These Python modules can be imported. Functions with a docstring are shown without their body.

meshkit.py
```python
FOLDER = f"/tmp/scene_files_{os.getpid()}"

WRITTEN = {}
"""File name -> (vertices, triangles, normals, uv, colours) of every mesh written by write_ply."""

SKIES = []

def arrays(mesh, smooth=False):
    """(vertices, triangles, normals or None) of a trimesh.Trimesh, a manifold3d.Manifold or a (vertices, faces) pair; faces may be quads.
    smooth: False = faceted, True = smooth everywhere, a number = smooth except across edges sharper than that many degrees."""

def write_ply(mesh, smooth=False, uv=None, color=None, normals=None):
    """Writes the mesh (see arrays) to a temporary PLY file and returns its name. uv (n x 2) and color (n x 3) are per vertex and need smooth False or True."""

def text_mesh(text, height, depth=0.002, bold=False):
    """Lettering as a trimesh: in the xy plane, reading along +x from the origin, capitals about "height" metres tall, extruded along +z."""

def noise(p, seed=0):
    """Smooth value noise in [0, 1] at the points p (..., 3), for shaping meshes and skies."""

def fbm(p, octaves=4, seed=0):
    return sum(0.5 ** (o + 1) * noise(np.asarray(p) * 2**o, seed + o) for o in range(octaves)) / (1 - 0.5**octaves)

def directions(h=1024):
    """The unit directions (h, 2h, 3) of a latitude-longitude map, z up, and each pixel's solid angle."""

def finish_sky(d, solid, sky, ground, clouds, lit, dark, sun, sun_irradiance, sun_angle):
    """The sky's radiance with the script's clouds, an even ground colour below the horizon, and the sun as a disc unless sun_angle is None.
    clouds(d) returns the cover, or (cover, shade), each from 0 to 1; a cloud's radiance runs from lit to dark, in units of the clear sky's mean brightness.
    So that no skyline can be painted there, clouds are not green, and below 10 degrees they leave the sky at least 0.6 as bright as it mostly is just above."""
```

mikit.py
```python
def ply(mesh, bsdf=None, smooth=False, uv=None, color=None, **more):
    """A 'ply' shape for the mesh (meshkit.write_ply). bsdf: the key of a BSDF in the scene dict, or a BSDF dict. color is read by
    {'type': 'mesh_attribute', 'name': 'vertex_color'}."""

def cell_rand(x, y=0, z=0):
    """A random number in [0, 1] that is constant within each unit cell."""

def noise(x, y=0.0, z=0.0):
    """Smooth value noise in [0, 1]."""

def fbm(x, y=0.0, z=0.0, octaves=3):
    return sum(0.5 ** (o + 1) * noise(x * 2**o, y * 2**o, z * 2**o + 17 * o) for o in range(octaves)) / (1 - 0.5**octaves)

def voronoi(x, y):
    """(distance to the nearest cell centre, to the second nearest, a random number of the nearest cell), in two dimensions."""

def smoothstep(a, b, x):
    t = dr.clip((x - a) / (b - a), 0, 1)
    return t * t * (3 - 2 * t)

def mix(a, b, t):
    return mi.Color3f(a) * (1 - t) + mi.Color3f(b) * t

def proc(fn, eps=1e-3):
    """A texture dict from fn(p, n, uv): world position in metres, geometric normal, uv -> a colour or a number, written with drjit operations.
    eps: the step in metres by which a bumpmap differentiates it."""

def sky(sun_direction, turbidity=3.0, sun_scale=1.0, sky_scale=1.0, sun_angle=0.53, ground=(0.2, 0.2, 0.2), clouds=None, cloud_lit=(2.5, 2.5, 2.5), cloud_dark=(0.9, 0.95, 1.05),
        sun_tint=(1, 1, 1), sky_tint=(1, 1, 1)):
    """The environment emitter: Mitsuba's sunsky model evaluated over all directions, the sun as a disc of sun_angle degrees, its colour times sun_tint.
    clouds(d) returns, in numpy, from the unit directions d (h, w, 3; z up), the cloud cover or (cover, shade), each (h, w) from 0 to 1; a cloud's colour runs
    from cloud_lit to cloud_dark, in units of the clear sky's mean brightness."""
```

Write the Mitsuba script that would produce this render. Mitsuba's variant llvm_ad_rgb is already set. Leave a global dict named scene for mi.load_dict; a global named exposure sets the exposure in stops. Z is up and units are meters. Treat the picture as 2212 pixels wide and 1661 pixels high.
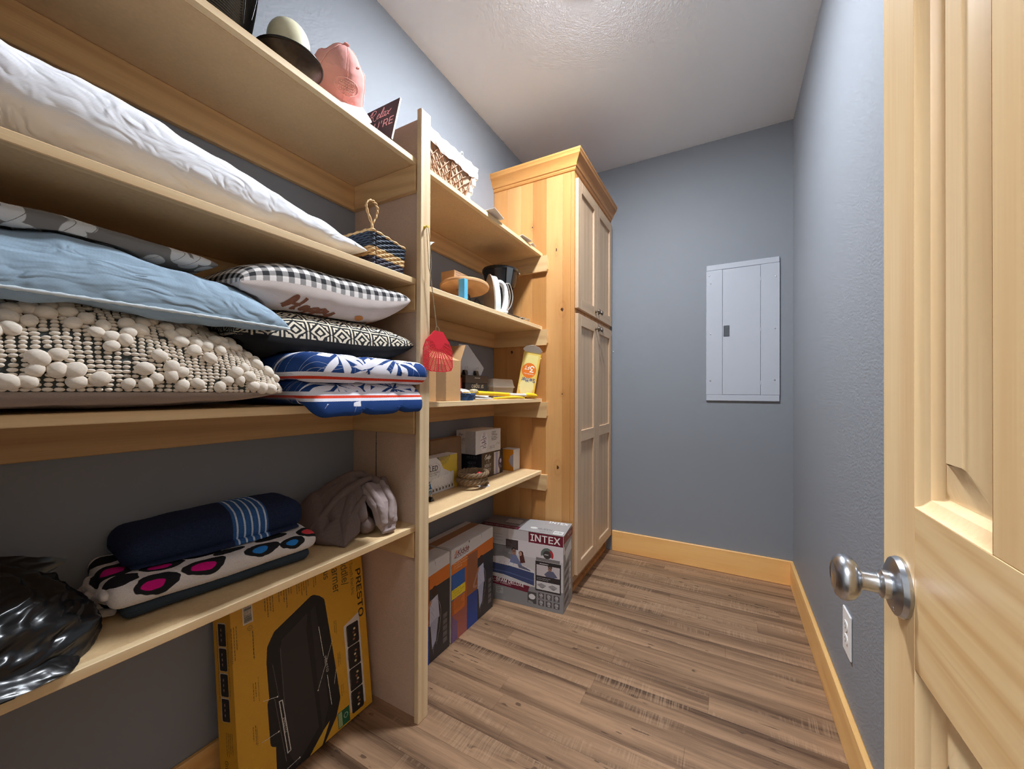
import math, random
import numpy as np
import trimesh, shapely
import shapely.geometry as sg
from shapely import affinity
import manifold3d as m3
import drjit as dr
import mitsuba as mi
import mikit, meshkit
from mikit import noise, fbm, voronoi, cell_rand, smoothstep, mix, proc

T = mi.ScalarTransform4f
scene, labels = {}, {}

# ------------------------------------------------------------------ camera, light, exposure
YAW, PITCH, ROLL = math.radians(29.032), math.radians(0.30), math.radians(0.24)
CAM = np.array([0.0, 0.0, 1.1114])
_f = np.array([-math.sin(YAW) * math.cos(PITCH), math.cos(YAW) * math.cos(PITCH), math.sin(PITCH)])
_r = np.array([math.cos(YAW), math.sin(YAW), 0.0])
_u = np.cross(_r, _f)
_up = _u * math.cos(ROLL) - _r * math.sin(ROLL)
scene['camera'] = {'type': 'perspective', 'fov': math.degrees(2 * math.atan(1106 / 838.87)), 'fov_axis': 'x', 'near_clip': 0.02, 'far_clip': 50.0,
                   'principal_point_offset_y': -11.35 / 1661,
                   'to_world': T().look_at(origin=CAM.tolist(), target=(CAM + _f).tolist(), up=_up.tolist())}
exposure = 0.95
LAMP = (328.0, 352.0, 380.0)      # ceiling light of the closet
HALL_FILL = (17.0, 18.1, 19.5)         # added fill light in the unseen hall outside the doorway


def lin(r, g=None, b=None):
    if g is None:
        r, g, b = r
    return [x / 255 / 12.92 if x <= 10 else ((x / 255 + 0.055) / 1.055) ** 2.4 for x in (r, g, b)]


def mat(key, color=None, rough=0.6, **kw):
    if isinstance(color, (tuple, list)):
        color = {'type': 'rgb', 'value': list(map(float, color))}
    elif callable(color):
        color = proc(color)
    d = {'type': 'principled', 'base_color': color, 'roughness': rough}
    bump = kw.pop('bump', None)
    d.update(kw)
    if bump is not None:
        fn, scale, eps = bump
        d = {'type': 'bumpmap', 'arbitrary': proc(fn, eps=eps), 'scale': scale, 'bsdf': d}
    scene[key] = {'type': 'twosided', 'bsdf': d}
    return key


# ------------------------------------------------------------------ scene entries
def numbered(key):
    if key not in scene and key not in taken:
        return key
    n = 1
    while f'{key}_{n:03d}' in scene or f'{key}_{n:03d}' in taken:
        n += 1
    return f'{key}_{n:03d}'


taken = set()


def tag(key, label=None, category=None, group=None, kind=None):
    d = {k: v for k, v in dict(label=label, category=category, group=group, kind=kind).items() if v}
    if d:
        labels[key] = {**labels.get(key, {}), **d}
    return key


def thing(name, label, category, group=None):
    key = numbered(name)
    taken.add(key)
    return tag(key, label, category, group)


def add(name, mesh, m, parent=None, smooth=False, uv=None, color=None, **tags):
    key = numbered(f'{parent}__{name}' if parent else name)
    scene[key] = mikit.ply(mesh, m, smooth, uv=uv, color=color)
    tag(key, **tags)
    return key


def struct(name, mesh, m, parent=None, smooth=False, **kw):
    k = add(name, mesh, m, parent, smooth, **kw)
    if parent is None:
        tag(k, kind='structure')
    return k


# ------------------------------------------------------------------ mesh helpers
def tri(v, f):
    return trimesh.Trimesh(np.asarray(v, float), np.asarray(f, int), process=False)


def box(x0, x1, y0, y1, z0, z1, c=0.0015):
    """A box with chamfered edges (44 triangles)."""
    lo, hi = np.array([x0, y0, z0], float), np.array([x1, y1, z1], float)
    lo, hi = np.minimum(lo, hi), np.maximum(lo, hi)
    c = min(c, 0.45 * (hi - lo).min())
    P = []
    for s in np.ndindex(2, 2, 2):
        q = np.where(np.array(s) == 1, hi, lo)
        d = np.where(np.array(s) == 1, -1, 1) * c
        for k in range(3):
            e = q + d
            e[k] = q[k]
            P.append(e)
    return trimesh.convex.convex_hull(np.array(P))


def cat(ms):
    return trimesh.util.concatenate(list(ms))


def move(m, loc=(0, 0, 0), rz=0.0, rx=0.0, ry=0.0):
    m = m.copy()
    for a, ax in ((rx, (1, 0, 0)), (ry, (0, 1, 0)), (rz, (0, 0, 1))):
        if a:
            m.apply_transform(trimesh.transformations.rotation_matrix(math.radians(a), ax))
    m.apply_translation(loc)
    return m


def frame(m, O, U, V, N):
    """Maps local x, y, z to U, V, N at O."""
    M = np.eye(4)
    M[:3, 0], M[:3, 1], M[:3, 2], M[:3, 3] = U, V, N, O
    m = m.copy()
    m.apply_transform(M)
    if np.linalg.det(M[:3, :3]) < 0:
        m.invert()
    return m


def lathe(prof, n=48):
    """Revolves (r, z) pairs around z."""
    prof = np.asarray(prof, float)
    a = np.arange(n) * 2 * math.pi / n
    v = np.stack([prof[:, None, 0] * np.cos(a), prof[:, None, 0] * np.sin(a), np.repeat(prof[:, 1:2], n, 1)], -1).reshape(-1, 3)
    f = []
    for i in range(len(prof) - 1):
        for j in range(n):
            p, q = i * n + j, i * n + (j + 1) % n
            f += [[p, q, q + n], [p, q + n, p + n]]
    return tri(v, f)


def tube(path, r, n=8, closed=False, cap=True):
    path = np.asarray(path, float)
    rr = np.broadcast_to(r, len(path))
    if closed:
        tang = np.roll(path, -1, 0) - np.roll(path, 1, 0)
    else:
        tang = np.gradient(path, axis=0)
    tang /= np.linalg.norm(tang, axis=1, keepdims=True) + 1e-12
    up = np.array([0, 0, 1.0]) if abs(tang[0][2]) < 0.9 else np.array([1.0, 0, 0])
    a = np.arange(n) * 2 * math.pi / n
    V = []
    for p, t, q in zip(path, tang, rr):
        x = np.cross(up, t)
        x /= np.linalg.norm(x) + 1e-12
        y = np.cross(t, x)
        up = y
        V.append(p + q * (np.cos(a)[:, None] * x + np.sin(a)[:, None] * y))
    V = np.array(V).reshape(-1, 3)
    f, m = [], len(path)
    for i in range(m if closed else m - 1):
        for j in range(n):
            p, q = i * n + j, i * n + (j + 1) % n
            P, Q = ((i + 1) % m) * n + j, ((i + 1) % m) * n + (j + 1) % n
            f += [[p, q, Q], [p, Q, P]]
    if cap and not closed:
        V = np.vstack([V, path[:1], path[-1:]])
        for j in range(n):
            f += [[len(V) - 2, (j + 1) % n, j], [len(V) - 1, (m - 1) * n + j, (m - 1) * n + (j + 1) % n]]
    return tri(V, f)


def spline(P, n=60, closed=False):
    """Catmull-Rom through the points."""
    P = np.asarray(P, float)
    m = len(P)
    t = np.linspace(0, m if closed else m - 1, n, endpoint=not closed)
    out = []
    for x in t:
        i = min(int(x), m - 1 if closed else m - 2)
        g = lambda k: P[k % m] if closed else P[min(max(k, 0), m - 1)]
        a, b, c, d, u = g(i - 1), g(i), g(i + 1), g(i + 2), x - i
        out.append(0.5 * (2 * b + (c - a) * u + (2 * a - 5 * b + 4 * c - d) * u * u + (3 * b - a - 3 * c + d) * u ** 3))
    return np.array(out)


def extr(poly, h, O=(0, 0, 0), U=(1, 0, 0), V=(0, 1, 0), N=(0, 0, 1)):
    if not hasattr(poly, 'geom_type'):
        poly = sg.Polygon(poly)
    return frame(trimesh.creation.extrude_polygon(poly, h, engine='earcut'), O, U, V, N)


def grid(nu, nv, fn):
    """Mesh over [0,1]^2: fn(u, v) of arrays -> (n, 3). Also returns uv."""
    u, v = np.meshgrid(np.linspace(0, 1, nu), np.linspace(0, 1, nv), indexing='ij')
    u, v = u.ravel(), v.ravel()
    P = fn(u, v)
    f = []
    i = np.arange(nu * nv).reshape(nu, nv)
    a, b, c, d = i[:-1, :-1].ravel(), i[1:, :-1].ravel(), i[1:, 1:].ravel(), i[:-1, 1:].ravel()
    f = np.vstack([np.stack([a, b, c], 1), np.stack([a, c, d], 1)])
    return tri(P, f), np.stack([u, v], 1)


class Rest:
    """Height of what lies below, on a 5 mm raster, so that soft things rest on it instead of cutting through."""
    def __init__(s, *meshes, cell=0.005):
        s.c, s.h = cell, {}
        for m in meshes:
            p = m.triangles_center if len(m.faces) > 3000 else m.subdivide().triangles_center
            p = np.vstack([p, m.vertices])
            ij = np.floor(p[:, :2] / cell).astype(int)
            for (i, j), z in zip(map(tuple, ij), p[:, 2]):
                for k in ((i, j), (i + 1, j), (i - 1, j), (i, j + 1), (i, j - 1), (i + 1, j + 1), (i - 1, j - 1), (i + 1, j - 1), (i - 1, j + 1)):
                    if z > s.h.get(k, -9):
                        s.h[k] = z

    def lift(s, m, gap=0.004):
        v = np.array(m.vertices)
        ij = np.floor(v[:, :2] / s.c).astype(int)
        f = np.array([s.h.get(k, -9) for k in map(tuple, ij)]) + gap
        v[:, 2] = np.maximum(v[:, 2], f)
        m.vertices = v
        return m


# ------------------------------------------------------------------ flat print on a face (boxes, signs): one coloured mesh per face
scene['print'] = {'type': 'twosided', 'bsdf': {'type': 'principled', 'base_color': {'type': 'mesh_attribute', 'name': 'vertex_color'}, 'roughness': 0.45, 'specular': 0.4}}
scene['print_matte'] = {'type': 'twosided', 'bsdf': {'type': 'principled', 'base_color': {'type': 'mesh_attribute', 'name': 'vertex_color'}, 'roughness': 0.85, 'specular': 0.2}}


class Print:
    def __init__(s, O, U, V, step=0.00012):
        s.O, s.U, s.V = (np.asarray(x, float) for x in (O, U, V))
        s.U, s.V = s.U / np.linalg.norm(s.U), s.V / np.linalg.norm(s.V)
        s.N = np.cross(s.U, s.V)
        s.k, s.step, s.v, s.f, s.c, s.n = 1, step, [], [], [], 0

    def raw(s, v2, f, col, k=None):
        v2 = np.asarray(v2, float)
        z = (s.k if k is None else k) * s.step
        s.v.append(s.O + v2[:, :1] * s.U + v2[:, 1:2] * s.V + z * s.N)
        s.f.append(np.asarray(f) + s.n)
        s.c.append(np.tile(lin(col), (len(v2), 1)))
        s.n += len(v2)

    def poly(s, shape, col):
        if not hasattr(shape, 'geom_type'):
            shape = sg.Polygon(shape)
        if not shape.is_valid:
            shape = shape.buffer(0)
        for g in getattr(shape, 'geoms', [shape]):
            if g.is_empty or g.geom_type != 'Polygon':
                continue
            v, f = trimesh.creation.triangulate_polygon(g, engine='earcut')
            s.raw(v, f, col)
        return s

    def up(s):
        s.k += 1
        return s

    def rect(s, u0, v0, u1, v1, col):
        return s.poly([(u0, v0), (u1, v0), (u1, v1), (u0, v1)], col)

    def ell(s, u, v, a, b, col, rot=0):
        return s.poly(affinity.rotate(affinity.scale(sg.Point(u, v).buffer(1, 24), a, b), rot), col)

    def line(s, pts, w, col):
        return s.poly(sg.LineString(pts).buffer(w / 2, 4), col)

    def text(s, t, u, v, h, col, w=None, rot=0, bold=False, shear=0.0, mirror=False, mid=False):
        m = meshkit.text_mesh(t, h, 0.001, bold)
        keep = m.face_normals[:, 2] > 0.9
        p = np.array(m.vertices)[:, :2]
        p[:, 0] -= p[:, 0].min()
        if w:
            p[:, 0] *= w / p[:, 0].max()
        p[:, 0] += shear * p[:, 1]
        if mid:
            p[:, 0] -= p[:, 0].max() / 2
        if mirror:
            p = -p
        c, q = math.cos(math.radians(rot)), math.sin(math.radians(rot))
        p = p @ np.array([[c, q], [-q, c]]) + (u, v)
        f = np.asarray(m.faces)[keep]
        used = np.unique(f)
        back = -np.ones(len(p), int)
        back[used] = np.arange(len(used))
        s.raw(p[used], back[f], col)
        return s

    def lines_of_text(s, u, v, w, n, dv, col, rng, h=0.0016, rot=0):
        """Print too small to read: short dashes in rows."""
        c, q = math.cos(math.radians(rot)), math.sin(math.radians(rot))
        for i in range(n):
            x, end = 0.0, w * rng.uniform(0.55, 1.0)
            while x < end:
                l = min(rng.uniform(0.003, 0.010), end - x)
                P = [(x, -i * dv), (x + l, -i * dv), (x + l, -i * dv + h), (x, -i * dv + h)]
                s.poly([(u + a * c - b * q, v + a * q + b * c) for a, b in P], col)
                x += l + 0.0018
        return s

    def build(s, name, parent, m='print', **tags):
        return add(name, tri(np.vstack(s.v), np.vstack(s.f)), m, parent, color=np.vstack(s.c), **tags)


# ------------------------------------------------------------------ materials
KNOTS = [(-0.802, 1.570, 0.014, 0.020), (-0.837, 1.905, 0.006, 0.016), (-0.824, 0.691, 0.014, 0.020), (-1.120, 1.345, 0.014, 0.016), (-0.987, 2.060, 0.007, 0.010), (-0.80, 1.10, 0.007, 0.008)]


def wood(axis, light, dark, off=(0.0, 0.0), ring=38.0, streak=0.5, knots=0.0):
    """Procedural wood grain in world space along one axis."""
    li, da = lin(light), lin(dark)

    def fn(p, n, uv):
        l, a, b = {'x': (p.x, p.y, p.z), 'y': (p.y, p.x, p.z), 'z': (p.z, p.x, p.y)}[axis]
        w = fbm(l * 1.6 + off[0], a * 7, b * 7) * 0.085
        r = dr.sqrt(dr.square(a + off[0] + w) + dr.square((b + off[1]) * 0.8 + w * 0.6))
        g = 0.5 + 0.5 * dr.sin(r * ring * 6.2832)
        g = g * g
        fine = noise(a * 420 + l * 6, b * 420, l * 9)
        broad = fbm(l * 2.2 + 5, a * 16, b * 16)
        t = dr.clip(streak * (0.55 * g + 0.35 * fine) + 0.55 * (broad - 0.35), 0, 1)
        c = mix(li, da, t)
        if knots:
            for kx, kz, ka, kb in KNOTS:
                dx, dz = (p.x - kx) / ka, (p.z - kz) / kb
                q = dr.sqrt(dx * dx + dz * dz * dr.select(dr.abs(dz) > 1, 0.55, 1.0)) + 0.35 * (noise(p.x * 160, p.z * 160, 1.0) - 0.5)
                swirl = dr.exp(-dr.square(q / 2.4)) * (0.34 + 0.12 * dr.sin(q * 5))
                c = mix(c, da, dr.clip(swirl, 0, 0.8))
                c = mix(c, lin(70, 42, 24), smoothstep(0.62, 0.40, q))
        return c
    return fn


def plain(c, amp=0.08, s=300.0, s2=9.0):
    c = lin(c)

    def fn(p, n, uv):
        k = 1 + amp * (noise(p.x * s, p.y * s, p.z * s) - 0.5) + amp * (fbm(p.x * s2, p.y * s2, p.z * s2) - 0.5)
        return mi.Color3f(c) * k
    return fn


def orange_peel(p, n, uv):
    return fbm(p.x * 190, p.y * 190, p.z * 190, octaves=2)


def weave_bump(s):
    return lambda p, n, uv: dr.sin(p.y * s) * dr.sin((p.x + p.z) * s)


mat('wall_paint', lin(132, 136, 142), 0.55, specular=0.35, bump=(orange_peel, 0.0013, 0.0012))
mat('ceiling_paint', lin(226, 229, 232), 0.8, bump=(orange_peel, 0.0016, 0.0012))
mat('hall_paint', lin(225, 222, 216), 0.8)
mat('pine_y', wood('y', (228, 202, 158), (190, 146, 96), (0.31, 0.2)), 0.5)
mat('pine_x', wood('x', (216, 178, 124), (170, 118, 66), (0.27, 0.4)), 0.5)
mat('pine_z', wood('z', (218, 194, 156), (180, 140, 96), (0.36, 0.13)), 0.5)
mat('cleat_y', wood('y', (212, 174, 122), (164, 116, 70), (0.21, 0.35), ring=30), 0.5)
mat('cleat_x', wood('x', (214, 180, 130), (168, 122, 76), (0.21, 0.35), ring=34), 0.5)
mat('trim_y', wood('y', (236, 190, 122), (204, 142, 70), (0.15, 0.35), ring=26), 0.42)
mat('trim_x', wood('x', (246, 196, 124), (222, 156, 82), (0.25, 0.2), ring=22), 0.42)
mat('ply', plain((202, 170, 126), 0.12, 240, 14), 0.62)
mat('ply_pale', plain((196, 165, 120), 0.12, 240, 14), 0.62)
mat('mdf', plain((194, 166, 144), 0.12, 260, 8), 0.7)
for i, (a, b) in enumerate((((204, 150, 90), (160, 98, 46)), ((194, 140, 82), (152, 90, 42)), ((210, 160, 102), (170, 110, 56)), ((188, 134, 76), (144, 84, 38)))):
    mat(f'alder_{i}', wood('z', a, b, (0.2 + 0.11 * i, 0.31 + 0.07 * i), ring=16 + 3 * i, streak=0.42, knots=1), 0.42)
mat('alder_door', wood('z', (198, 168, 136), (156, 124, 94), (0.4, 0.3), ring=18, streak=0.4), 0.45)
mat('alder_door_y', wood('y', (200, 170, 138), (158, 126, 96), (0.4, 0.3), ring=18, streak=0.4), 0.45)
mat('alder_crown', wood('y', (196, 140, 84), (150, 94, 50), (0.3, 0.3), ring=22, streak=0.45), 0.4)
mat('alder_crown_x', wood('x', (206, 150, 84), (160, 100, 48), (0.3, 0.3), ring=22, streak=0.45), 0.4)
mat('door_z', wood('z', (238, 208, 158), (206, 152, 92), (0.52, 0.23), ring=15, streak=0.4), 0.38)
mat('door_y', wood('y', (236, 204, 152), (196, 142, 82), (0.62, 0.4), ring=44, streak=0.62), 0.38)
mat('door_panel', wood('z', (240, 212, 166), (204, 152, 92), (0.44, 0.55), ring=11, streak=0.4), 0.38)


def plank_fn(tone):
    a, b, c = lin(158, 124, 95), lin(80, 58, 42), lin(184, 152, 122)

    def fn(p, n, uv):
        v = (p.y - 1.512) / 0.0888
        row = dr.floor(v)
        v = v - row
        s = cell_rand(row, tone * 7.0 + 3) * 40
        w = fbm(p.x * 1.6 + s, p.y * 9, 0.0) * 0.030
        g = fbm(p.x * 3.2 + s, (p.y + w) * 85 + s, 3.0 + tone, octaves=5)
        broad = fbm(p.x * 1.3 + s, (p.y + w) * 20 + s, 6.0, octaves=3)
        fine = noise(p.x * 30 + s, p.y * 800, 1.0)
        saw = noise(p.x * 300 + 1.6 * noise(p.y * 26, p.x * 9, 4.0), p.y * 16 + s, 2.0) * smoothstep(0.48, 0.72, fbm(p.x * 4 + s, p.y * 14, 9.0))
        flip = dr.select(cell_rand(row, 11.0, 5.0) > 0.5, v, 1 - v)
        edge = smoothstep(0.35, 1.0, flip + 0.35 * (fbm(p.x * 2.0 + s, v * 2, 5.0) - 0.5)) * (0.45 + 0.75 * noise(p.x * 1.4 + s, row * 3.0, 5.0))
        t = 0.34 * smoothstep(0.26, 0.78, g) + 0.30 * smoothstep(0.36, 0.80, broad) + 0.20 * fine + 0.46 * edge
        base = mix(a, b, dr.clip(t * 1.02 - 0.08 + (tone - 1.5) * 0.04, 0, 1))
        base = mix(base, lin(58, 42, 32), smoothstep(0.83, 0.90, noise(p.x * 24 + s, p.y * 130, 7.0)) * smoothstep(0.62, 0.75, noise(p.x * 6, p.y * 20 + s, 8.0)) * 0.7)
        return mix(base, c, dr.clip(saw * 0.55 - 0.18, 0, 0.32))
    return fn


for i in range(4):
    mat(f'plank_{i}', plank_fn(float(i)), 0.45, specular=0.4)
mat('floor_bed', lin(60, 44, 32), 0.9)
mat('white_plastic', lin(232, 232, 230), 0.35)
mat('panel_grey', lin(178, 182, 190), 0.4, specular=0.4)
mat('dark_grey_plastic', lin(78, 82, 88), 0.4)
mat('black_plastic', lin(22, 22, 23), 0.3)
mat('screw', lin(200, 200, 200), 0.25, metallic=1.0)
mat('nickel', lin(184, 187, 192), 0.28, metallic=1.0)
mat('dark_nickel', lin(112, 106, 98), 0.35, metallic=1.0)
mat('bronze', lin(120, 106, 92), 0.35, metallic=0.9)

# ------------------------------------------------------------------ room
XL, XR, YB, YF, H = -1.248, 0.332, 2.7505, -0.03, 2.70
W = 0.11
struct('wall_left', box(XL - W, XL, YF, YB, 0, H, 0), 'wall_paint')
struct('wall_right', box(XR, XR + W, YF, YB, 0, H, 0), 'wall_paint')
struct('wall_back', box(XL - W, XR + W, YB, YB + W, 0, H, 0), 'wall_paint')
struct('ceiling', box(XL - W, XR + W, YF, YB + W, H, H + W, 0), 'ceiling_paint')
# front wall with the doorway in which the photographer stands
DX0, DX1, DH = -0.455, 0.158, 2.045
struct('wall_front', cat([box(XL - W, DX0, YF - W, YF, 0, H, 0), box(DX1, XR + W, YF - W, YF, 0, H, 0), box(DX0, DX1, YF - W, YF, DH, H, 0)]), 'wall_paint')
# unseen hall outside, built to hold the fill panel and bounce its light
HX0, HX1, HY0 = -1.9, 1.3, -2.3
struct('wall_unseen_hall_left', box(HX0 - W, HX0, HY0, YF - W, 0, H, 0), 'hall_paint')
struct('wall_unseen_hall_right', box(HX1, HX1 + W, HY0, YF - W, 0, H, 0), 'hall_paint')
struct('wall_unseen_hall_back', box(HX0 - W, HX1 + W, HY0 - W, HY0, 0, H, 0), 'hall_paint')
struct('wall_unseen_hall_front', cat([box(HX0 - W, XL - W, YF - W, YF, 0, H, 0), box(XR + W, HX1 + W, YF - W, YF, 0, H, 0)]), 'hall_paint')
struct('ceiling_unseen_hall', box(HX0 - W, HX1 + W, HY0 - W, YF, H, H + W, 0), 'ceiling_paint')
struct('floor_unseen_hall', box(HX0 - W, HX1 + W, HY0 - W, YF, -0.05, 0, 0), 'floor_bed')
hl = thing('added_fill_panel', 'square white fill light panel added in the unseen hall outside the closet doorway', 'ceiling light')  # added lamp, softens the closet shadows through the doorway
add('housing', box(-0.62, 0.22, -1.52, -0.68, H - 0.03, H - 0.001, 0.003), 'white_plastic', hl)
k = add('diffuser', tri([[-0.58, -1.48, H - 0.031], [0.18, -1.48, H - 0.031], [0.18, -0.72, H - 0.031], [-0.58, -0.72, H - 0.031]], [[0, 2, 1], [0, 3, 2]]), 'white_plastic', hl)
scene[k]['emitter'] = {'type': 'area', 'radiance': {'type': 'rgb', 'value': list(HALL_FILL)}}

# closet ceiling light: a flush disc
LX, LY, LR = -0.458, 1.385, 0.085
cl = thing('ceiling_light', 'round flush white disc light on the closet ceiling', 'ceiling light')
add('trim_ring', move(lathe([(LR, -0.0090), (LR + 0.006, -0.010), (LR + 0.012, -0.008), (LR + 0.016, -0.003), (LR + 0.016, 0.0)], 64), (LX, LY, H - 0.0005)), 'white_plastic', cl, smooth=40)
d = lathe([(0.0001, -0.0195), (LR * 0.5, -0.0187), (LR * 0.8, -0.0160), (LR * 0.95, -0.0125), (LR, -0.0095)], 64)
d = move(d, (LX, LY, H - 0.0005))
if d.face_normals[:, 2].mean() > 0:
    d.invert()
k = add('diffuser', d, 'white_plastic', cl)
scene[k]['emitter'] = {'type': 'area', 'radiance': {'type': 'rgb', 'value': list(LAMP)}}

# floor: planks running across the closet
struct('floor', box(XL - W, XR + W, YF, YB + W, -0.05, -0.0035, 0), 'floor_bed')
rng = random.Random(4)
joints = {1.512: [-0.058], 1.9560: [-0.073], 1.7784: [-0.468], 1.3344: [-0.459], 2.3112: [0.226], 2.4888: [0.097]}
r0 = 1.512 - 0.0888 * 18
tones = [0, 1, 2, 3, 1, 0, 2, 1, 3, 0, 1, 2, 0, 3, 1, 2]
plys = {}
for row in range(32):
    y0 = r0 + row * 0.0888
    y1 = min(y0 + 0.0888, YB)
    y0 = max(y0, YF - 0.0)
    if y1 - y0 < 0.005:
        continue
    js = [v for k, v in joints.items() if abs(k - (r0 + row * 0.0888)) < 0.02]
    if js:
        x = js[0][0]
        js = sorted([x] + [x - rng.uniform(0.75, 0.95)])
    else:
        x = XL + rng.uniform(0.15, 0.9)
        js = [x, x + rng.uniform(0.6, 0.9)]
    xs = [XL] + [j for j in js if XL + 0.08 < j < XR - 0.08] + [XR]
    for i, (a, b) in enumerate(zip(xs, xs[1:])):
        t = tones[(row * 5 + i * 3) % 16]
        add('plank', box(a + 0.00015, b - 0.00015, y0 + 0.0002, y1 - 0.0002, -0.006, 0.0, 0.0004), f'plank_{t}', 'floor')

# baseboards
BH, BT = 0.1415, 0.016
bb = lambda a: a
struct('baseboard_back', box(-0.71, XR, YB - BT, YB, 0, BH, 0.003), 'trim_x')
struct('baseboard_right', box(XR - BT, XR, YF, YB - BT, 0, BH, 0.003), 'trim_y')
struct('baseboard_left', box(XL, XL + BT, YF, 1.003, 0, BH, 0.003), 'trim_y')

# ------------------------------------------------------------------ shelving
su = thing('shelving_unit', 'built-in pine shelving with a central divider along the left wall', 'shelving unit')
XS, XP, ST = -0.921, -0.899, 0.019
YD0, YD1, YP0, YP1 = 0.985, 1.034, 1.003, 1.019
YC = 2.0125
ZL = [1.881, 1.474, 1.055, 0.638]
ZR = [1.880, 1.464, 1.0545, 0.6465]


def shelf(y0, y1, z, m='ply'):
    s = add('shelf', box(XL + 0.001, XS - 0.0185, y0, y1, z, z + ST, 0.0005), m, su)
    add('edge_band', box(XS - 0.0183, XS, y0, y1, z - 0.0002, z + ST + 0.0002, 0.0015), 'pine_y', s)


CH, CT = 0.089, 0.019
for z in ZL:
    shelf(YF + 0.002, YP0 - 0.0005, z)
    add('wall_cleat', box(XL + 0.0005, XL + CT, YF + 0.002, YP0 - 0.001, z - CH, z - 0.0005, 0.002), 'cleat_y', su)
    add('side_cleat', box(XL + CT + 0.0005, XP - 0.024, YP0 - CT, YP0 - 0.0005, z - CH, z - 0.0005, 0.002), 'cleat_x', su)
for z in ZR:
    shelf(YP1 + 0.0005, YC - 0.001, z, 'ply')
    add('wall_cleat', box(XL + 0.0005, XL + CT, YP1 + 0.001, YC - 0.001, z - CH, z - 0.0005, 0.002), 'cleat_y', su)
    # the cleat on the cabinet's side ends in a sloping cut in front of the shelf
    prof = [(XL + CT + 0.0005, z - CH), (-0.889, z - CH), (-0.884, z - CH + 0.012), (-0.884, z - 0.0005), (XL + CT + 0.0005, z - 0.0005)]
    add('side_cleat', extr(prof, CT, (0, YC - 0.0005, 0), (1, 0, 0), (0, 0, 1), (0, -1, 0)), 'cleat_x', su)
    add('side_cleat', box(XL + CT + 0.0005, XP - 0.024, YP1 + 0.0005, YP1 + CT, z - CH, z - 0.0005, 0.002), 'cleat_x', su)
add('divider_panel', box(XL + 0.0005, XP - 0.0195, YP0, YP1, 0.0, 2.046, 0.001), 'mdf', su)
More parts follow.
